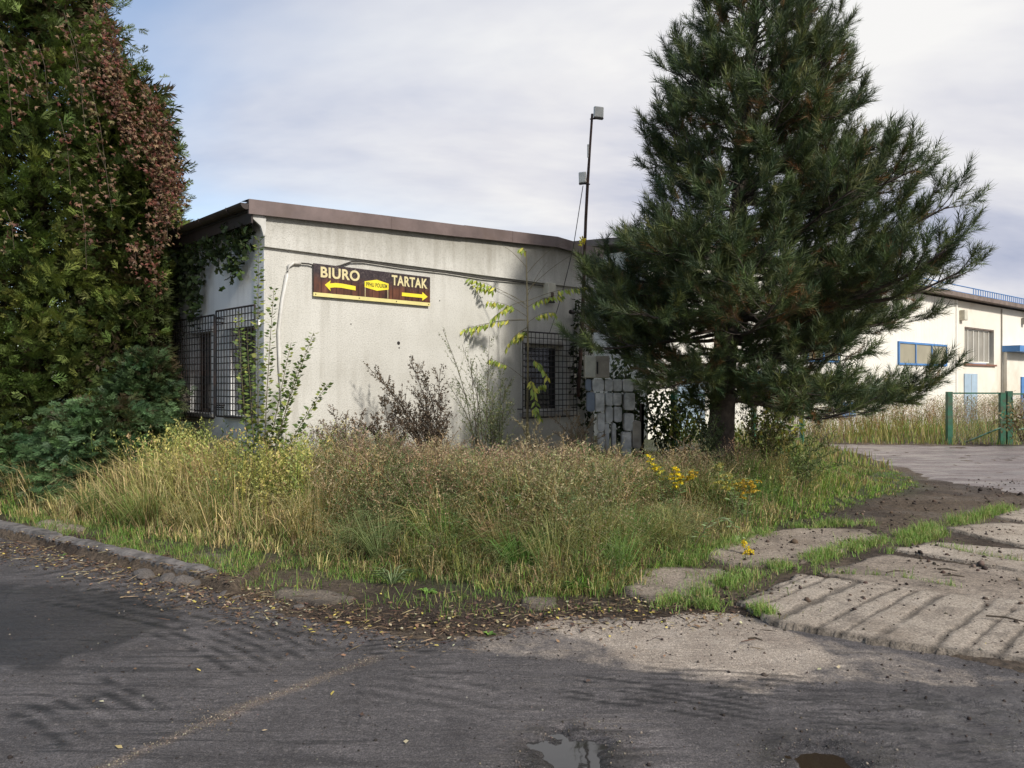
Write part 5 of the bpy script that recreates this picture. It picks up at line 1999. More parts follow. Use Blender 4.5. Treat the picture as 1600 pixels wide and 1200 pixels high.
def build_turf():
    """short bright grass on seams, verge and edges"""
    parts = []
    seams = [[gp(1030, 950), gp(1098, 936), gp(1155, 905), gp(1200, 893), gp(1258, 882), gp(1290, 872), gp(1340, 857), gp(1400, 846), gp(1455, 832), gp(1520, 812), gp(1575, 798)],
             [gp(1085, 948), gp(1150, 955), gp(1215, 970)],
             [gp(1040, 888), gp(1085, 880), gp(1110, 868)], [gp(1120, 862), gp(1190, 838), gp(1290, 822), gp(1360, 822)],
             [gp(1390, 868), gp(1430, 852), gp(1480, 838)], [gp(1270, 900), gp(1400, 905), gp(1500, 925)], [gp(1450, 855), gp(1530, 872), gp(1600, 884)]]
    wds = [.17, .10, .12, .16, .05, .025, .02]
    dn = [15000, 2600, 1800, 4200, 1000, 350, 280]
    for sp, wd, k in zip(seams, wds, dn):
        sp = np.array(sp)
        seg = np.hypot(*(sp[1:] - sp[:-1]).T)
        cum = np.concatenate([[0], np.cumsum(seg)])
        t = rng.uniform(0, cum[-1], k)
        x, y = np.interp(t, cum, sp[:, 0]), np.interp(t, cum, sp[:, 1])
        x = x + rng.normal(0, wd * .42, k)
        y = y + rng.normal(0, wd * .50, k)
        m = rng.rand(k) < sstep(.34, .58, fbm(x * 5, y * 5, 191, 2) + .25 * (fbm(x * 16, y * 16, 192, 2) - .5))
        x, y = x[m], y[m]
        n = len(x)
        c = pick_cols([(.13, .23, .05), (.19, .30, .07), (.26, .29, .11), (.36, .29, .15)], [3, 4, 2.5, 1.3], n)
        v = blades(x, y, rng.gamma(3, .016, n) * (.35 + 1.1 * fbm(x * 5, y * 5, 191, 2)) + .012, c, .0022, .85)
        v[0][:, 2] += .012
        parts.append(v)
    # verge behind the kerb and ragged front of the weeds
    x = rng.uniform(-7.5, 2.2, 170000)
    y = rng.uniform(5.2, 11, 170000)
    sdw, sdr = poly_sd(WILD, x, y), poly_sd(ROAD, x, y)
    nz = fbm(x * 2.1, y * 2.1, 201)
    m = (sdw < .25) & (sdr < -.14) & (np.abs(x) < y * .72 + .3)
    band = (sstep(-1.2, 0.1, sdw) * .35 + .95 * sstep(.0, .5, -2.0 - x) + .45 * sstep(.35, .0, -sdw)) * (.1 + 1.2 * sstep(.40, .56, fbm(x * 4.5, y * 4.5, 203, 2)))
    m &= rng.rand(len(x)) < band * (nz > .42) + .03
    x, y = x[m], y[m]
    n = len(x)
    c = pick_cols([(.11, .19, .04), (.15, .25, .05), (.22, .22, .08), (.30, .24, .11)], [4, 3, 2.4, 1.4], n)
    parts.append(blades(x, y, (rng.gamma(3, .016, n) + .01) * (1 + 1.2 * (rng.rand(n) < .08)), c, .0024, .8))
    V, T, Cc = merge(parts)
    print('turf', len(T) // 3)
    tag(np_mesh('short_grass', V, [T], M_grass, None, Cc), 'short bright green grass on the verge and in the slab joints', 'grass', kind='stuff')


build_turf()


# ------------------------------------------------------------------ weeds
def herb_template(seed, nb=16, leafy=8, spread=.8, leafL=.045, leafW=.016, stemc=(.5, .38, .28), leafc=(1, 1, 1), curve=.12, start=.18, up=.6, tipfl=False):
    """branching weed, 1 m tall"""
    r = np.random.RandomState(seed)
    tb = TB()
    cv = r.uniform(-curve, curve, 2)
    P = lambda t: np.array([cv[0] * t * t, cv[1] * t * t, t])
    V, T = tube_np([P(t) for t in np.linspace(0, 1, 5)], list(np.linspace(.0065, .002, 5)), 3)
    tb.add(V, T, stemc)
    for i in range(nb):
        t = start + (1 - start) * (i + r.rand() * .7) / nb
        a = i * 2.4 + r.uniform(-.4, .4)
        L = spread * (.16 + .26 * math.sin(math.pi * min(1, (1.05 - t) * 1.1))) * r.uniform(.7, 1.2)
        d = unit(np.array([math.cos(a), math.sin(a), up + r.uniform(-.2, .3)]))
        b = P(t)
        tip = b + d * L + np.array([0, 0, -.05 * L])
        s = unit(np.cross(d, (0, 0, 1))) * .0022
        tb.add([b - s, b + s, tip], [[0, 1, 2]], stemc)
        for j in range(leafy):
            u = (j + .6) / leafy
            q = b + (tip - b) * u
            dd = unit(d * .6 + r.uniform(-1, 1, 3) + np.array([0, 0, .2]))
            LL = leafL * r.uniform(.6, 1.3)
            if leafW > .012:
                V, T = leaf_t(q, dd, unit(np.cross(dd, r.uniform(-1, 1, 3))), LL, leafW, .1)
            else:
                w = unit(np.cross(dd, r.uniform(-1, 1, 3))) * leafW
                V, T = np.array([q - w, q + w, q + dd * LL]), [[0, 1, 2]]
            tb.add(V, T, np.array(leafc) * r.uniform(.75, 1.25))
    return tb.get()


SCRUB = [herb_template(s, 15, 8, .95, .034, .0065, (.9, .75, .6), (1, 1, 1), .25) for s in range(6)]
DRY = [herb_template(s + 20, 18, 8, .6, .035, .008, (.8, .65, .5), (1, 1, 1), .2, .3, .9) for s in range(5)]
LEAFY = [herb_template(s + 40, 12, 5, .45, .045, .022, (.8, .9, .6), (1, 1, 1), .12, .2, .7) for s in range(5)]


def place_stuff(name, label, tmpls, x, y, h, cols, mat, lean=.12, wide=1.0, windx=0, windy=0):
    n = len(x)
    D = unit(np.stack([rng.normal(windx, lean, n), rng.normal(windy, lean, n), np.ones(n)], 1))
    sc = np.stack([h * wide, h * wide, h], 1)
    V, T, Cc = scatter_mix(tmpls, frames(D, rng.uniform(0, 6.28, n), up=(1, 0, 0)), np.stack([x, y, zground(x, y) - .02], 1), cols, sc)
    o = np_mesh(name, V, [T], mat, None, Cc)
    tag(o, label, 'weeds', kind='stuff')
    print(name, n, len(T))
    return o


# fine twiggy scrub spilling forward in the middle
x, y, sd = sample_wild(6800, 6.0, 12.5, -3.6, 4.2, lambda x, y, s: np.clip(.05 + sstep(-.30, -.18, x / y) * (1 - .85 * sstep(.20, .32, x / y)), 0, 1))
k = rng.rand(len(x)) < .08 + .6 * sstep(.45, .58, fbm(x * 1.3, y * 1.3, 411, 2)) + .55 * sstep(1.9, .9, sd) * sstep(.38, .5, fbm(x * 1.7, y * 1.7, 413, 2))
x, y, sd = x[k], y[k], sd[k]
n = len(x)
fr = sstep(1.7, .2, sd)
g1 = pick_cols([(.15, .18, .08), (.11, .15, .065), (.20, .20, .10)], [3, 3, 2], n)
g2 = pick_cols([(.36, .28, .17), (.26, .20, .13), (.30, .27, .14), (.18, .13, .09)], [3, 3, 2, 1], n)
mixm = (rng.rand(n) < (.30 + .62 * fr))[:, None]
h = cap_h(x, y, (.30 + .42 * sstep(.1, 1.1, sd)) * (.6 + .7 * fbm(x * 1.2, y * 1.2, 211, 3)) * rng.uniform(.7, 1.25, n)) * 1.08
place_stuff('scrub_weeds', 'tangle of fine twiggy grey green weeds spilling towards the road', SCRUB, x, y, h, np.where(mixm, g1, g2), M_dry, .28, 1.05, 0, -.12)

# big arching tussocks
def tussocks():
    x, y, sd = sample_wild(170, 6.2, 11, -7, 3.4, lambda x, y, s: sstep(.05, .4, s) * .9)
    per = 170
    n = len(x) * per
    ti = np.repeat(np.arange(len(x)), per)
    a = rng.uniform(0, 6.283, n)
    r_ = np.abs(rng.normal(0, .05, n))
    R0 = rng.uniform(.42, .72, len(x))[ti]
    pc = pick_cols([(.46, .38, .20), (.30, .30, .12), (.14, .23, .065), (.36, .30, .16), (.20, .28, .11)], [2, 2, 2.5, 2, 2], len(x), .12)[ti]
    bx, by = x[ti] + np.cos(a) * r_, y[ti] + np.sin(a) * r_
    h = cap_h(bx, by, R0 * rng.uniform(.6, 1.1, n)) * 1.05
    V, T, Cc = blades(bx, by, h, pc * (1 + rng.uniform(-.25, .25, (n, 1))), .0030, .95, (-.10, -.12), a)
    tag(np_mesh('grass_tussocks', V, [T], M_grass, None, Cc), 'arching tussocks of straw and green grass standing out of the weeds', 'grass', kind='stuff')


tussocks()

# dry upright weeds nearer the walls
x, y, sd = sample_wild(2600, 7.4, 13.6, -6.5, 4.0, lambda x, y, s: sstep(.8, 1.8, s) * .7)
n = len(x)
left = x / y < -.27
c = np.where(left[:, None], pick_cols([(.46, .40, .18), (.36, .34, .13), (.28, .22, .11)], [3, 3, 1], n),
             pick_cols([(.32, .24, .16), (.24, .17, .12), (.15, .11, .085), (.38, .30, .19)], [3, 3, 2, 2], n))
place_stuff('dry_weeds', 'dry brown and straw seed heads in front of the walls', DRY, x, y, cap_h(x, y, rng.uniform(.4, .9, n)) * 1.12, c, M_dry, .16, .9)

# golden small-leaved herbs in the left part
x, y, sd = sample_wild(1500, 8.0, 11.3, -7.5, -2.2, lambda x, y, s: sstep(.5, 1.1, s) * .9)
n = len(x)
c = pick_cols([(.42, .38, .12), (.32, .33, .10), (.21, .25, .08), (.38, .28, .13)], [3, 3, 2, 1.2], n)
place_stuff('golden_herbs', 'golden green leafy herbs standing below the conifers', LEAFY, x, y, cap_h(x, y, rng.uniform(.5, .95, n)) * 1.15, c, M_leaf, .10, .9)

# mixed greenery around the pine trunk and the fence
x = rng.uniform(1.2, 8.0, 950)
y = rng.uniform(9.5, 20, 950)
k = (poly_sd(WILD, x, y) > .5) & (x / y < .42) & (x / y > .09) & (poly_sd(BLD, x, y) < -.1)
x, y = x[k], y[k]
n = len(x)
c = pick_cols([(.14, .19, .06), (.22, .25, .08), (.12, .16, .06), (.26, .19, .11), (.34, .32, .09)], [3, 3, 2, 2, 1], n)
place_stuff('undergrowth', 'mixed green and brown undergrowth around the pine trunk and fence', LEAFY + DRY, x, y, cap_h(x, y, rng.uniform(.45, 1.0, n)) * 1.1, c, M_leaf, .15, .9)

# weeds along the hall and the gate
x = rng.uniform(6, 24, 1150)
y = 31.2 + (x - 18) * (.638 / .77) - np.abs(rng.normal(0, 1.1, 1150)) - .35
k = (y > 21.6) & (x < y * .72 + .5) & (rng.rand(len(x)) < .72)
x, y = x[k], y[k]
n = len(x)
c = pick_cols([(.30, .22, .14), (.25, .24, .10), (.20, .14, .09), (.16, .20, .07)], [3, 2, 2, 1.5], n)
tm_far = [herb_template(s + 60, 9, 4, .8, .075, .016, (.9, .7, .5), (1, 1, 1), .2, .25, .9) for s in range(4)]
place_stuff('wall_weeds', 'tall dry weeds along the foot of the cream warehouse wall', tm_far, x, y, rng.uniform(.4, 1.25, n), c, M_dry, .18, 1.0)


# ------------------------------------------------------------------ single plants
def stem_path(p0, p1, bow, n=9):
    p0, p1 = np.array(p0, float), np.array(p1, float)
    ts = np.linspace(0, 1, n)
    return [p0 + (p1 - p0) * t + np.array(bow) * math.sin(t * math.pi) for t in ts]


def plant(name, label, cat, loc, stems, leaves, stem_mat=M_twig, group=None):
    """stems: [(pts, r0)] ; leaves: (V,T,C) all relative to loc"""
    root = empty(name, loc, 0, label, cat, group)
    for pts, r0_ in stems:
        V, T = tube_np(pts, list(np.linspace(r0_, r0_ * .3, len(pts))), 5)
        np_mesh('stem', V, [T], stem_mat, root, None, True)
    if leaves is not None:
        np_mesh('leaves', leaves[0], [leaves[1]], M_leaf, root, leaves[2])['kind'] = 'stuff'
    return root


M_stem = plain('green_brown_stem', (.10, .085, .045), .8, 0, .3, 12)


def leafy_stem(tb, pts, n, L, W, cols, pairs=True, t0=.25, droop=-.1, updir=.35):
    pts = np.array(pts)
    for i in range(n):
        t = t0 + (1 - t0) * (i + .5) / n
        f = t * (len(pts) - 1)
        j = int(min(f, len(pts) - 2))
        q = pts[j] + (pts[j + 1] - pts[j]) * (f - j)
        ax = unit(pts[j + 1] - pts[j])
        a = i * 2.4
        for s in ((0, math.pi) if pairs else (0,)):
            rd = np.array([math.cos(a + s), math.sin(a + s) * .7, 0])
            d = unit(rd + ax * updir + np.array([0, 0, droop]) + rng.uniform(-.2, .2, 3))
            LL = L * rng.uniform(.7, 1.15) * (1 - .35 * t)
            sd_ = unit(np.cross(d, rng.uniform(-1, 1, 3) + np.array([0, -.6, .5])))
            V, T = leaf_t(q + d * .01, d, sd_, LL, W * LL / L, .12)
            tb.add(V, T, np.array(cols[rng.randint(len(cols))]) * rng.uniform(.75, 1.2))


# shrubby shoots at the corner of the building
cor = np.array([-3.15, 9.45, .25])
stm, tb = [], TB()
for (bx, tx, ty, n_) in ((404, 404, 370, 30), (398, 372, 488, 20), (410, 428, 450, 22), (408, 490, 520, 22), (412, 512, 600, 16), (408, 455, 535, 18), (402, 385, 520, 18), (415, 470, 560, 14)):
    tip = P3(tx, ty, 9.35) - cor
    b = P3(bx, 720, 9.45) - cor
    b[2] = -.02
    pts = stem_path(b, tip, (rng.uniform(-.03, .03), -.05, .05 if tx > 430 else 0))
    stm.append((pts, .009))
    leafy_stem(tb, pts, int(n_ * 2.7), .105, .06, [(.10, .14, .04), (.13, .18, .045), (.07, .105, .035), (.22, .24, .06)], True, .22)
plant('corner_shrub', 'leafy upright shoots growing in front of the building corner and side window', 'shrub', tuple(cor), stm, tb.get(), M_stem)

# ailanthus sapling before the right window
sx = P3(822, 660, 12.3)
sx[2] = .2
tip = P3(822, 392, 12.3) - sx
pts = stem_path((0, 0, 0), tip, (.03, 0, 0))
root_s = [(pts, .026)]
tb = TB()
spts = np.array(pts)


def frond(p0, p1, bow, n, L, cols, bare=.0):
    pts = stem_path(p0, p1, bow, 8)
    root_s.append((pts, .005))
    pts = np.array(pts)
    for i in range(n):
        t = bare + (1 - bare) * (i + .5) / n
        f = t * 7
        j = int(min(f, 6))
        q = pts[j] + (pts[j + 1] - pts[j]) * (f - j)
        ax = unit(pts[j + 1] - pts[j])
        for s in (1, -1):
            side = unit(np.cross(ax, (0, 0, 1))) * s
            d = unit(side * .55 + ax * .3 + np.array([0, 0, -.75]) + rng.uniform(-.28, .28, 3))
            V, T = leaf_t(q, d, unit(np.cross(d, (0, 1, 0)) + .3 * side), L * rng.uniform(.85, 1.25), L * .36, .1)
            tb.add(V, T, np.array(cols[rng.randint(len(cols))]) * rng.uniform(.8, 1.2))


YG = [(.36, .38, .07), (.45, .42, .08), (.26, .33, .07), (.18, .24, .05)]
for (ax_, ay_, bx, by, n_, bare) in ((822, 475, 714, 430, 11, .42), (823, 478, 772, 455, 0, 0), (824, 500, 735, 515, 12, .3), (825, 510, 782, 560, 0, 0), (824, 495, 760, 470, 9, .3),
                                     (824, 480, 880, 462, 8, .1), (824, 505, 868, 488, 8, .25), (825, 470, 925, 448, 11, .45), (823, 428, 880, 378, 0, 0), (823, 455, 905, 392, 0, 0),
                                     (823, 418, 776, 380, 0, 0), (822, 395, 812, 390, 4, .1), (823, 465, 855, 410, 0, 0), (826, 520, 808, 530, 6, .2), (828, 560, 856, 590, 7, .2), (829, 620, 852, 600, 6, .2),
                                     (828, 600, 765, 560, 8, .55), (829, 640, 845, 655, 5, .1), (828, 590, 838, 640, 7, .1), (824, 500, 700, 522, 13, .5), (823, 470, 766, 500, 9, .4), (824, 512, 790, 545, 6, .3), (823, 482, 740, 445, 7, .6)):
    Yq = 12.3 + rng.uniform(-.35, .25)
    a = P3(ax_, ay_, 12.3) - sx
    b = P3(bx, by, Yq) - sx
    frond(a, b, (0, 0, .06), n_, .125, YG, bare)
plant('tree_sapling', 'thin tall sapling with yellow green feather leaves in front of the barred window', 'sapling', tuple(sx), root_s, tb.get(), M_stem)

# dark withered mugwort, leaning left, before the wall
def mugwort(label, bx, by, Y, tips, cols, L=.05, W=.020, stemr=.010, dens=1.0, nm='mugwort'):
    o = P3(bx, by, Y)
    o[2] = float(zground(o[0], o[1]))
    stm, tb = [], TB()
    for (tx, ty) in tips:
        tip = P3(tx, ty, Y + rng.uniform(-.25, .25)) - o
        pts = np.array(stem_path((rng.uniform(-.06, .06), rng.uniform(-.06, .06), 0), tip, (.08 * np.sign(-tip[0]) if abs(tip[0]) > .2 else 0, 0, .10), 10))
        stm.append((pts, stemr))
        Lm = np.linalg.norm(tip)
        for i in range(int(22 * dens)):
            t = .18 + .80 * (i + rng.rand()) / (22 * dens)
            f = t * 9
            j = int(min(f, 8))
            q = pts[j] + (pts[j + 1] - pts[j]) * (f - j)
            axd = unit(pts[j + 1] - pts[j])
            a = rng.uniform(0, 6.28)
            d = unit(axd * .9 + np.array([math.cos(a), math.sin(a) * .6, .25]) * .75)
            l = Lm * .27 * (1.15 - t) * rng.uniform(.6, 1.2) + .06
            tp = q + d * l
            s = unit(np.cross(d, (0, 0, 1))) * .003
            tb.add([q - s, q + s, tp], [[0, 1, 2]], np.array(cols[0]) * .8)
            for k in range(int(9 + l * 42)):
                u = rng.uniform(.08, 1)
                qq = q + (tp - q) * u
                dd = unit(d * .5 + rng.uniform(-.8, .8, 3) + np.array([0, 0, .1]))
                V, T = leaf_t(qq, dd, unit(np.cross(dd, rng.uniform(-1, 1, 3))), L * rng.uniform(.5, 1.2) * (1.15 - u * .5), W * rng.uniform(.6, 1.1), .1)
                tb.add(V, T, np.array(cols[rng.randint(len(cols))]) * rng.uniform(.7, 1.3))
    return plant(nm, label, 'weed', tuple(o), stm, tb.get(), M_twig)


MUG = [(.085, .06, .045), (.11, .08, .055), (.06, .045, .035), (.13, .10, .07)]
mugwort('dark withered mugwort leaning left in front of the stucco wall', 682, 740, 10.6, [(574, 572), (590, 590), (606, 604), (640, 562), (655, 568), (688, 575), (600, 622), (632, 640), (668, 620), (645, 610), (690, 625), (612, 645), (655, 650), (700, 650)], MUG, dens=1.15)
mugwort('short brown mugwort left of the leaning one', 612, 735, 10.3, [(600, 625), (618, 640), (585, 650), (630, 660), (570, 665), (645, 668)], MUG, dens=1.0)
mugwort('brown dry bush at the foot of the wall below the sign', 545, 730, 10.0, [(520, 640), (540, 650), (565, 645), (500, 660), (580, 665), (530, 670), (485, 668), (555, 660), (470, 675), (595, 655)], [(.16, .12, .09), (.20, .15, .11), (.12, .085, .07)], .04, .016, .007)
GW = [(.12, .15, .07), (.16, .18, .09), (.09, .12, .055), (.20, .19, .10)]
mugwort('grey green tall weed with loose stems left of the barred window', 752, 735, 11.2, [(692, 515), (722, 538), (745, 570), (765, 525), (712, 590), (735, 560), (700, 600)], GW, .045, .012, .008, .8, 'wormwood')
mugwort('bushy grey green weed close to the window grille', 775, 735, 11.5, [(762, 560), (783, 575), (800, 590), (745, 590), (790, 600), (770, 610), (758, 640), (805, 630)], GW, .05, .014, .007, .9, 'wormwood')
mugwort('brown arching weed in front of the block pile', 905, 745, 11.6, [(860, 650), (882, 640), (905, 648), (930, 655), (890, 672), (915, 675), (868, 676), (945, 680)], [(.22, .16, .10), (.26, .20, .13), (.17, .13, .09)], .045, .012, .006, .9)
mugwort('pale dry weed under the right window', 830, 745, 11.0, [(805, 655), (825, 665), (842, 660), (860, 680), (812, 690)], [(.26, .22, .13), (.22, .18, .11), (.18, .17, .09)], .04, .012, .006, .8)
mugwort('green brown tangle right of the pine trunk', 1190, 730, 11.6, [(1150, 640), (1172, 630), (1195, 645), (1215, 635), (1235, 650), (1165, 668), (1225, 670), (1250, 680)], [(.11, .13, .05), (.15, .16, .06), (.14, .10, .06)], .06, .018, .007, .9, 'wormwood')
mugwort('dark leafy weed growing against the pine trunk', 1110, 725, 10.7, [(1085, 650), (1100, 660), (1118, 650), (1130, 668), (1075, 672)], [(.055, .075, .035), (.08, .10, .045)], .055, .024, .006, .9, 'wormwood')
mugwort('long narrow leaved weed arching over the bright grass', 1250, 775, 10.8, [(1290, 690), (1305, 705), (1270, 685), (1240, 700), (1325, 725), (1220, 705)], [(.085, .12, .045), (.12, .15, .055)], .07, .014, .006, .8, 'wormwood')

# goldenrods
def goldenrod(label, bx, Y, tips, plume, droop=.10, leafcol=((.11, .17, .06), (.16, .23, .09))):
    o = P3(bx, 0, Y)
    o[2] = float(zground(o[0], o[1]))
    stm, tb, fb = [], TB(), TB()
    for (tx, ty, fl) in tips:
        tip = P3(tx, ty, Y + rng.uniform(-.12, .12)) - o
        pts = stem_path((rng.uniform(-.05, .05), 0, 0), tip, (0, 0, droop), 9)
        stm.append((pts, .006))
        leafy_stem(tb, pts, 26, .085, .016, leafcol, True, .15)
        if not fl:
            continue
        pa = np.array(pts)
        ax = unit(pa[-1] - pa[-3])
        for i in range(10):
            a = rng.uniform(0, 6.28)
            q = pa[-1] - ax * plume * rng.uniform(0, 1.0)
            d = unit(ax * .5 + np.array([math.cos(a), math.sin(a), -.1]))
            l = plume * rng.uniform(.35, .6)
            e = q + d * l + np.array([0, 0, -.35 * l])
            for k in range(34):
                u = rng.rand()
                qq = q + (e - q) * u + rng.normal(0, .006, 3)
                dd = unit(rng.normal(0, 1, 3))
                V, T = leaf_t(qq, dd, unit(np.cross(dd, (1, 0, .3))), .020, .014)
                fb.add(V, T, np.array(fl) * rng.uniform(.8, 1.15))
    r_ = plant('goldenrod', label, 'flower', tuple(o), stm, tb.get(), M_stem)
    V, T, Cc = fb.get()
    np_mesh('flowers', V, [T], M_leaf, r_, Cc)['kind'] = 'stuff'
    return r_


YEL, YEO = (.80, .64, .04), (.58, .40, .05)
goldenrod('bright yellow goldenrod cluster in front of the block pile', 1050, 8.6, [(1012, 712, YEL), (1026, 727, (.5, .45, .08)), (1056, 728, YEL), (1068, 745, YEL), (1084, 735, YEO)], .18)
goldenrod('faded goldenrod with rows of drooping brownish yellow plumes', 1160, 8.8, [(1122, 748, (.45, .40, .10)), (1138, 742, (.42, .36, .10)), (1150, 755, YEO), (1162, 748, YEO), (1178, 750, YEO), (1118, 722, (.4, .36, .12))], .20)
goldenrod('leaning goldenrod touching the concrete slab with its yellow tip', 1085, 7.35, [(1172, 862, YEL)], .13, .34, ((.22, .30, .14), (.30, .38, .20), (.12, .2, .07)))

# broad-leaved plants at the road edge
def rosette(name, label, px, py, n, L, W, cols, up=.9):
    x, y = gp(px, py)
    z = float(zground(x, y))
    tb = TB()
    for i in range(n):
        a = i * 2.4 + rng.uniform(-.3, .3)
        d = unit(np.array([math.cos(a), math.sin(a), up * rng.uniform(.5, 1.3)]))
        s = unit(np.cross(d, (0, 0, 1)))
        l = L * rng.uniform(.6, 1.1)
        m = d * l * .55
        e = m + unit(d + np.array([0, 0, -.8])) * l * .45
        V = np.array([[0, 0, 0], m * .5 + s * W * .5, m * .5 - s * W * .5, m + s * W * .5, m - s * W * .5, e, m - np.array([0, 0, .01])])
        T = [[0, 1, 2], [1, 3, 6], [1, 6, 2], [2, 6, 4], [3, 5, 6], [6, 5, 4]]
        tb.add(V, T, np.array(cols[rng.randint(len(cols))]) * rng.uniform(.8, 1.2))
    root = empty(name, (x, y, z - .01), 0, label, 'plant')
    V, T, Cc = tb.get()
    np_mesh('leaves', V, [T], M_leaf, root, Cc)['kind'] = 'stuff'


BG = [(.13, .24, .045), (.18, .30, .06), (.10, .18, .04)]
rosette('dandelion_plant', 'small bright broad leaved plant growing from litter in front of the scrub', 668, 928, 11, .11, .03, BG)
rosette('dandelion_plant', 'tiny green sprout at the dark road edge right of centre', 765, 993, 7, .06, .03, BG, 1.3)
rosette('thistle_plant', 'grey green thistle rosette low in the left grass', 292, 840, 14, .20, .045, [(.10, .17, .09), (.14, .21, .12)], .5)
rosette('dandelion_plant', 'tuft of broad leaves behind the kerb left of the rubble', 205, 860, 16, .15, .03, BG, .7)
rosette('dandelion_plant', 'low green leaves growing in front of the kerb face', 95, 868, 8, .07, .03, BG, .7)
rosette('sedge_tuft', 'pale arching sedge tuft at the front of the scrub', 612, 912, 30, .30, .008, [(.16, .22, .10), (.22, .27, .14)], 1.3)
rosette('sedge_tuft', 'fresh green grass tuft between the stone slab and the apron', 900, 925, 36, .20, .007, BG, 1.4)

# broad yellowing shrub behind the fence
def bush(label, px, Y, z0, z1, hw, n, cols, L=.11, W=.05, name='shrub'):
    o = P3(px, 0, Y)
    o[2] = .15
    stm, tb = [], TB()
    for i in range(9):
        a = rng.uniform(0, 6.28)
        tip = np.array([math.cos(a) * hw * rng.uniform(.3, 1), math.sin(a) * hw * .6, (z1 - .15) * rng.uniform(.6, 1)])
        pts = stem_path((rng.uniform(-.1, .1), 0, 0), tip, (0, 0, .1), 6)
        stm.append((pts, .010))
        pa = np.array(pts)
        for k in range(n // 9):
            t = rng.uniform(.25, 1)
            f = t * 5
            j = int(min(f, 4))
            q = pa[j] + (pa[j + 1] - pa[j]) * (f - j) + rng.normal(0, .12, 3)
            d = unit(rng.normal(0, .6, 3) + np.array([0, -.2, -.5]))
            V, T = leaf_t(q, d, unit(np.cross(d, rng.uniform(-1, 1, 3))), L * rng.uniform(.7, 1.2), W, .12)
            tb.add(V, T, np.array(cols[rng.randint(len(cols))]) * rng.uniform(.75, 1.2))
    return plant(name, label, 'shrub', tuple(o), stm, tb.get(), M_stem)


BC = [(.16, .22, .05), (.24, .27, .06), (.10, .15, .04), (.30, .26, .05)]
DK = [(.045, .065, .025), (.065, .085, .03), (.035, .05, .02)]
bush('dark dense shrub rising behind the block pile at the end of the building', 975, 14.9, .2, 2.6, .75, 1100, DK, .13, .07)
bush('dark shrub between the building end and the pine trunk', 1035, 14.6, .2, 2.0, .55, 700, DK, .12, .06)
bush('yellow green broad leaved shrub behind the crossed fence braces', 1215, 13.2, .3, 1.55, .45, 420, BC, .13, .06)
bush('yellowing shrub between the block pile and the pine trunk', 1062, 14.2, .3, 1.35, .6, 420, BC, .10, .05)
bush('low green shrub beneath the right boughs of the pine', 1160, 14.0, .2, 1.1, .6, 300, BC, .10, .045)
bush('brownish bush at the far end of the side fence', 1290, 18.5, .2, .75, .8, 300, [(.2, .16, .1), (.26, .2, .13), (.14, .16, .07)], .12, .02)
bush('dry brown bush behind the right gate leaf', 1600, 20.0, .2, 1.1, .7, 420, [(.16, .11, .06), (.22, .17, .08), (.12, .13, .05)], .13, .05)

# pale tree behind the roof
bt = empty('birch_tree', P3(262, 0, 26).tolist()[:2] + [0], 0, 'pale yellow feathery tree showing above the roof beside the arborvitae', 'tree')
V, T = tube_np([(0, 0, 0), (.1, 0, 4), (0, 0, 7.8)], [.12, .08, .02], 6)
np_mesh('trunk', V, [T], M_bark, bt)
n = 1500
z = rng.uniform(2.5, 8.0, n)
a = rng.uniform(0, 6.28, n)
r_ = (8.3 - z) * .20 * np.sqrt(rng.rand(n)) + .1
P = np.stack([np.cos(a) * r_, np.sin(a) * r_, z], 1)
V, T, Cc = scatter_mix(CRE, frames(unit(rng.normal(0, .5, (n, 3)) + np.array([0, 0, .6]))), P, pick_cols([(.42, .34, .14), (.34, .30, .14)], [1, 1], n), rng.uniform(.12, .22, n))
np_mesh('crown', V, [T], M_leaf, bt, Cc)['kind'] = 'stuff'

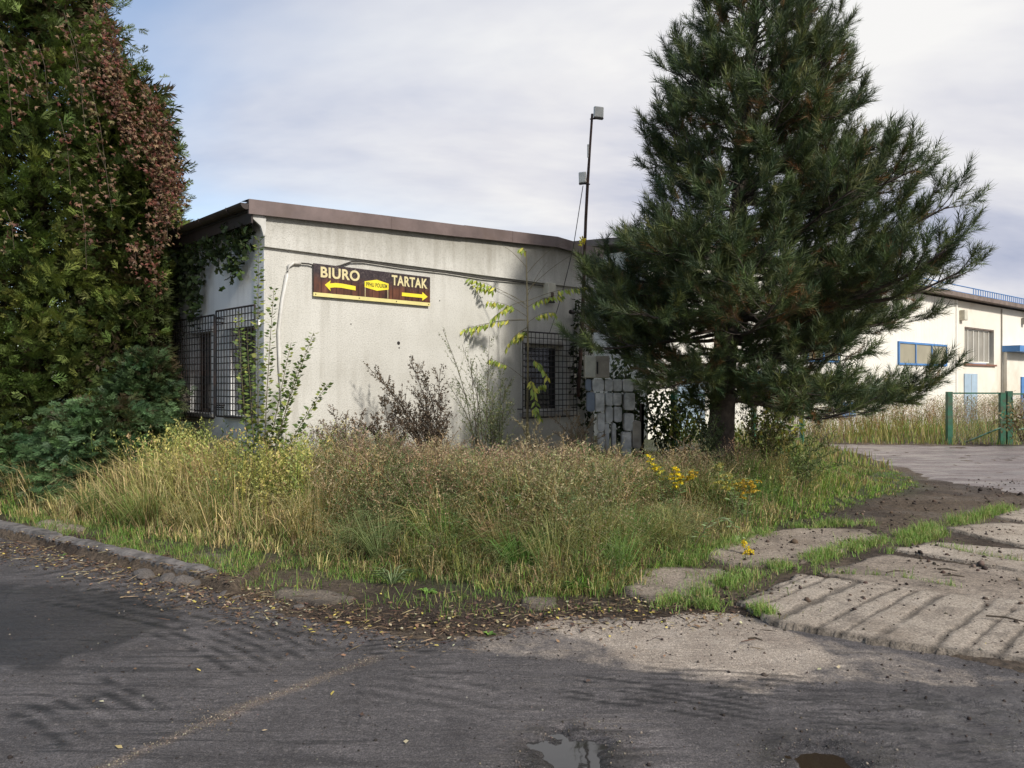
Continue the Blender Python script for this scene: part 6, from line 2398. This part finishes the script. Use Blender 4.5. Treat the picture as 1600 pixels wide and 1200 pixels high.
# ------------------------------------------------------------------ litter: leaves, clods, sticks, gravel
def litter():
    tb = []
    LT = []
    for s in range(4):
        r = np.random.RandomState(s)
        t = TB()
        V = np.array([[-.5, 0, 0], [-.1, .32, .10 * r.rand()], [.5, 0, .12 * r.rand()], [-.1, -.32, .12 * r.rand()], [.15, 0, .05]])
        t.add(V, [[0, 3, 4], [3, 2, 4], [2, 1, 4], [1, 0, 4]], (1, 1, 1))
        LT.append(t.get())
    # along the debris edge
    edge = np.array([gp(*p) for p in ((0, 852), (120, 872), (240, 905), (330, 935), (440, 955), (560, 975), (690, 985), (800, 968), (920, 958), (1040, 955), (1150, 950))])
    seg = np.hypot(*(edge[1:] - edge[:-1]).T)
    cum = np.concatenate([[0], np.cumsum(seg)])
    n = 3000
    t = rng.uniform(0, cum[-1], n)
    x = np.interp(t, cum, edge[:, 0]) + rng.normal(0, .16, n)
    y = np.interp(t, cum, edge[:, 1]) + rng.normal(0, .22, n)
    x2 = rng.uniform(-3.5, 3.2, 110)
    y2 = 3.2 + 2.8 * rng.rand(110) ** .6
    x, y = np.concatenate([x, x2]), np.concatenate([y, y2])
    n = len(x)
    inroad = poly_sd(ROAD, x, y) > .0
    z = np.where(inroad, road_h(x, y), np.maximum(zground(x, y), .0)) + .012
    D = unit(np.stack([rng.normal(0, .25, n), rng.normal(0, .25, n), np.ones(n)], 1))
    c = pick_cols([(.62, .50, .12), (.46, .36, .20), (.24, .15, .09), (.11, .07, .05), (.55, .48, .32)], [.8, 1.4, 4, 6, .8], n)
    V, T, Cc = scatter_mix(LT, frames(D, rng.uniform(0, 6.28, n), up=(1, 0, 0)), np.stack([x, y, z], 1), c, rng.uniform(.018, .042, n))
    tag(np_mesh('fallen_leaves', V, [T], M_leaf, None, Cc), 'scattered yellow and brown fallen leaves along the road edge', 'leaves', kind='stuff')

    # straw and twig bits
    n = 1700
    t = rng.uniform(0, cum[-1], n)
    x = np.interp(t, cum, edge[:, 0]) + rng.normal(0, .2, n)
    y = np.interp(t, cum, edge[:, 1]) + rng.normal(.08, .26, n)
    a = rng.uniform(0, 6.28, n)
    inroad = poly_sd(ROAD, x, y) > 0
    z = np.where(inroad, road_h(x, y), zground(x, y)) + rng.uniform(.006, .022, n)
    D = np.stack([np.cos(a), np.sin(a), rng.normal(.05, .18, n)], 1)
    tw = (np.array([[-.02, 0, 0], [.02, 0, 0], [.01, .05, .5], [0, 0, 1.], [0, .025, .02]]), np.array([[0, 1, 2], [0, 2, 4], [1, 3, 2], [0, 3, 2]]), np.ones((5, 3)))
    V, T, Cc = scatter(tw, frames(unit(D)), np.stack([x, y, z], 1), pick_cols([(.30, .24, .15), (.12, .08, .055), (.20, .15, .10), (.05, .035, .03)], [2, 3, 2, 3], n), rng.uniform(.03, .13, n))
    tag(np_mesh('twig_litter', V, [T], M_dry, None, Cc), 'bits of straw and twig in the dirt along the road edge', 'twigs', kind='stuff')

    # clods of mud and gravel
    ct = []
    for s in range(4):
        bm = bmesh.new()
        bmesh.ops.create_cone(bm, cap_ends=True, cap_tris=True, segments=5, radius1=.5, radius2=.28, depth=.6)
        bmesh.ops.triangulate(bm, faces=bm.faces)
        r = np.random.RandomState(s + 5)
        for v in bm.verts:
            v.co *= r.uniform(.65, 1.2)
            v.co.z *= .7
        V = np.array([v.co[:] for v in bm.verts])
        T = np.array([[v.index for v in f.verts] for f in bm.faces])
        bm.free()
        ct.append((V, T, np.ones((len(V), 3))))
    xs_, ys_, ss, cc = [], [], [], []

    def addc(x, y, s, c):
        xs_.append(x); ys_.append(y); ss.append(s); cc.append(c)
    # mud clods on the slabs, denser near the seams
    n = 1100
    x = rng.uniform(.8, 6.5, n)
    y = rng.uniform(3.6, 9.5, n)
    addc(x, y, rng.gamma(2.0, .006, n) + .004, pick_cols([(.035, .025, .02), (.06, .045, .035)], [2, 1], n))
    n = 1300
    x = rng.uniform(-3.5, 3.2, n)
    y = rng.uniform(3.1, 5.6, n)
    addc(x, y, rng.gamma(1.6, .0035, n) + .003, pick_cols([(.03, .025, .022), (.16, .14, .12), (.07, .055, .045)], [4, 1.5, 2], n))
    n = 3000
    x = rng.uniform(1.4, 8.5, n)
    y = rng.uniform(5.6, 13, n)
    k = (poly_sd(WILD, x, y) < .05) & (fbm(x * 1.5, y * 1.5, 501) > .46)
    x, y = x[k], y[k]
    n = len(x)
    addc(x, y, rng.gamma(2.0, .009, n) + .005, pick_cols([(.035, .025, .02), (.08, .055, .04), (.16, .12, .09)], [3, 2, 1], n))
    # dark litter band
    n = 3000
    t = rng.uniform(0, cum[-1], n)
    x = np.interp(t, cum, edge[:, 0]) + rng.normal(0, .2, n)
    y = np.interp(t, cum, edge[:, 1]) + rng.normal(0, .24, n)
    addc(x, y, rng.gamma(2, .005, n) + .003, pick_cols([(.035, .025, .018), (.09, .065, .045), (.16, .13, .10)], [4, 3, 1], n))
    # gravel joint line in the asphalt
    ln = np.array(LINE1)
    seg2 = np.hypot(*(ln[1:] - ln[:-1]).T)
    cu2 = np.concatenate([[0], np.cumsum(seg2)])
    n = 650
    t = rng.uniform(0, cu2[-1], n)
    x = np.interp(t, cu2, ln[:, 0]) + rng.normal(0, .022, n)
    y = np.interp(t, cu2, ln[:, 1]) + rng.normal(0, .030, n)
    addc(x, y, rng.gamma(2, .0022, n) + .002, pick_cols([(.20, .17, .13), (.12, .09, .07), (.30, .27, .2)], [3, 3, 1], n))
    for (ax_, ay_) in ((640, 1003), (330, 1120)):
        n = 160
        gx_, gy_ = gp(ax_, ay_)
        addc(gx_ + rng.normal(0, .09, n), gy_ + rng.normal(0, .08, n), rng.gamma(2, .0022, n) + .002, pick_cols([(.20, .17, .13), (.12, .09, .07)], [3, 3], n))
    for pd in (PUD1, PUD2):
        n = 260
        a = rng.uniform(0, 6.28, n)
        q = rng.uniform(.17, .42, n)
        addc(pd[0] + np.cos(a) * q, pd[1] + np.sin(a) * q, rng.gamma(2, .0025, n) + .003, pick_cols([(.20, .17, .13), (.09, .07, .06), (.03, .025, .02)], [3, 3, 3], n))
    x, y, s, c = np.concatenate(xs_), np.concatenate(ys_), np.concatenate(ss), np.concatenate(cc)
    n = len(x)
    inroad = poly_sd(ROAD, x, y) > 0
    z = np.where(inroad, road_h(x, y), np.maximum(zground(x, y), .036 * sstep(1.4, 1.9, x)))
    D = unit(np.stack([rng.normal(0, .2, n), rng.normal(0, .2, n), np.ones(n)], 1))
    V, T, Cc = scatter_mix(ct, frames(D, rng.uniform(0, 6.28, n), up=(1, 0, 0)), np.stack([x, y, z + s * .15], 1), c, s)
    tag(np_mesh('mud_clods_and_gravel', V, [T], M_clod, None, Cc), 'mud clods and loose gravel on the asphalt and slabs', 'gravel', kind='stuff')


M_clod = foliage('clod_material', .85, 0, .3)
litter()

# a few sticks lying on the slabs
SM = []
for i, (px, py, L_s, a, lab) in enumerate(((1400, 905, .20, .3, 'thin dark stick lying on the middle slab beside its upper edge'), (1490, 912, .16, -.3, 'short dark stick on the slab at the right'), (1480, 902, .15, -.5, 'bent twig lying just behind the short dark stick'),
                                    (1180, 1010, .09, -.35, 'tiny twig on the big apron slab'), (1570, 981, .22, -.6, 'dark stick in a groove of the ribbed slab'))):
    x, y = gp(px, py)
    mb = MB()
    mb.tube([(-L_s / 2, 0, 0), (0, .012, .006), (L_s / 2, -.005, 0)], [.006, .007, .004], 5)
    o = mb.build('stick', M_twig)
    o.location = (x, y, .064 if i != 3 else .045)
    o.rotation_euler = (0, 0, a)
    tag(o, lab, 'stick', 'sticks lying on the concrete')
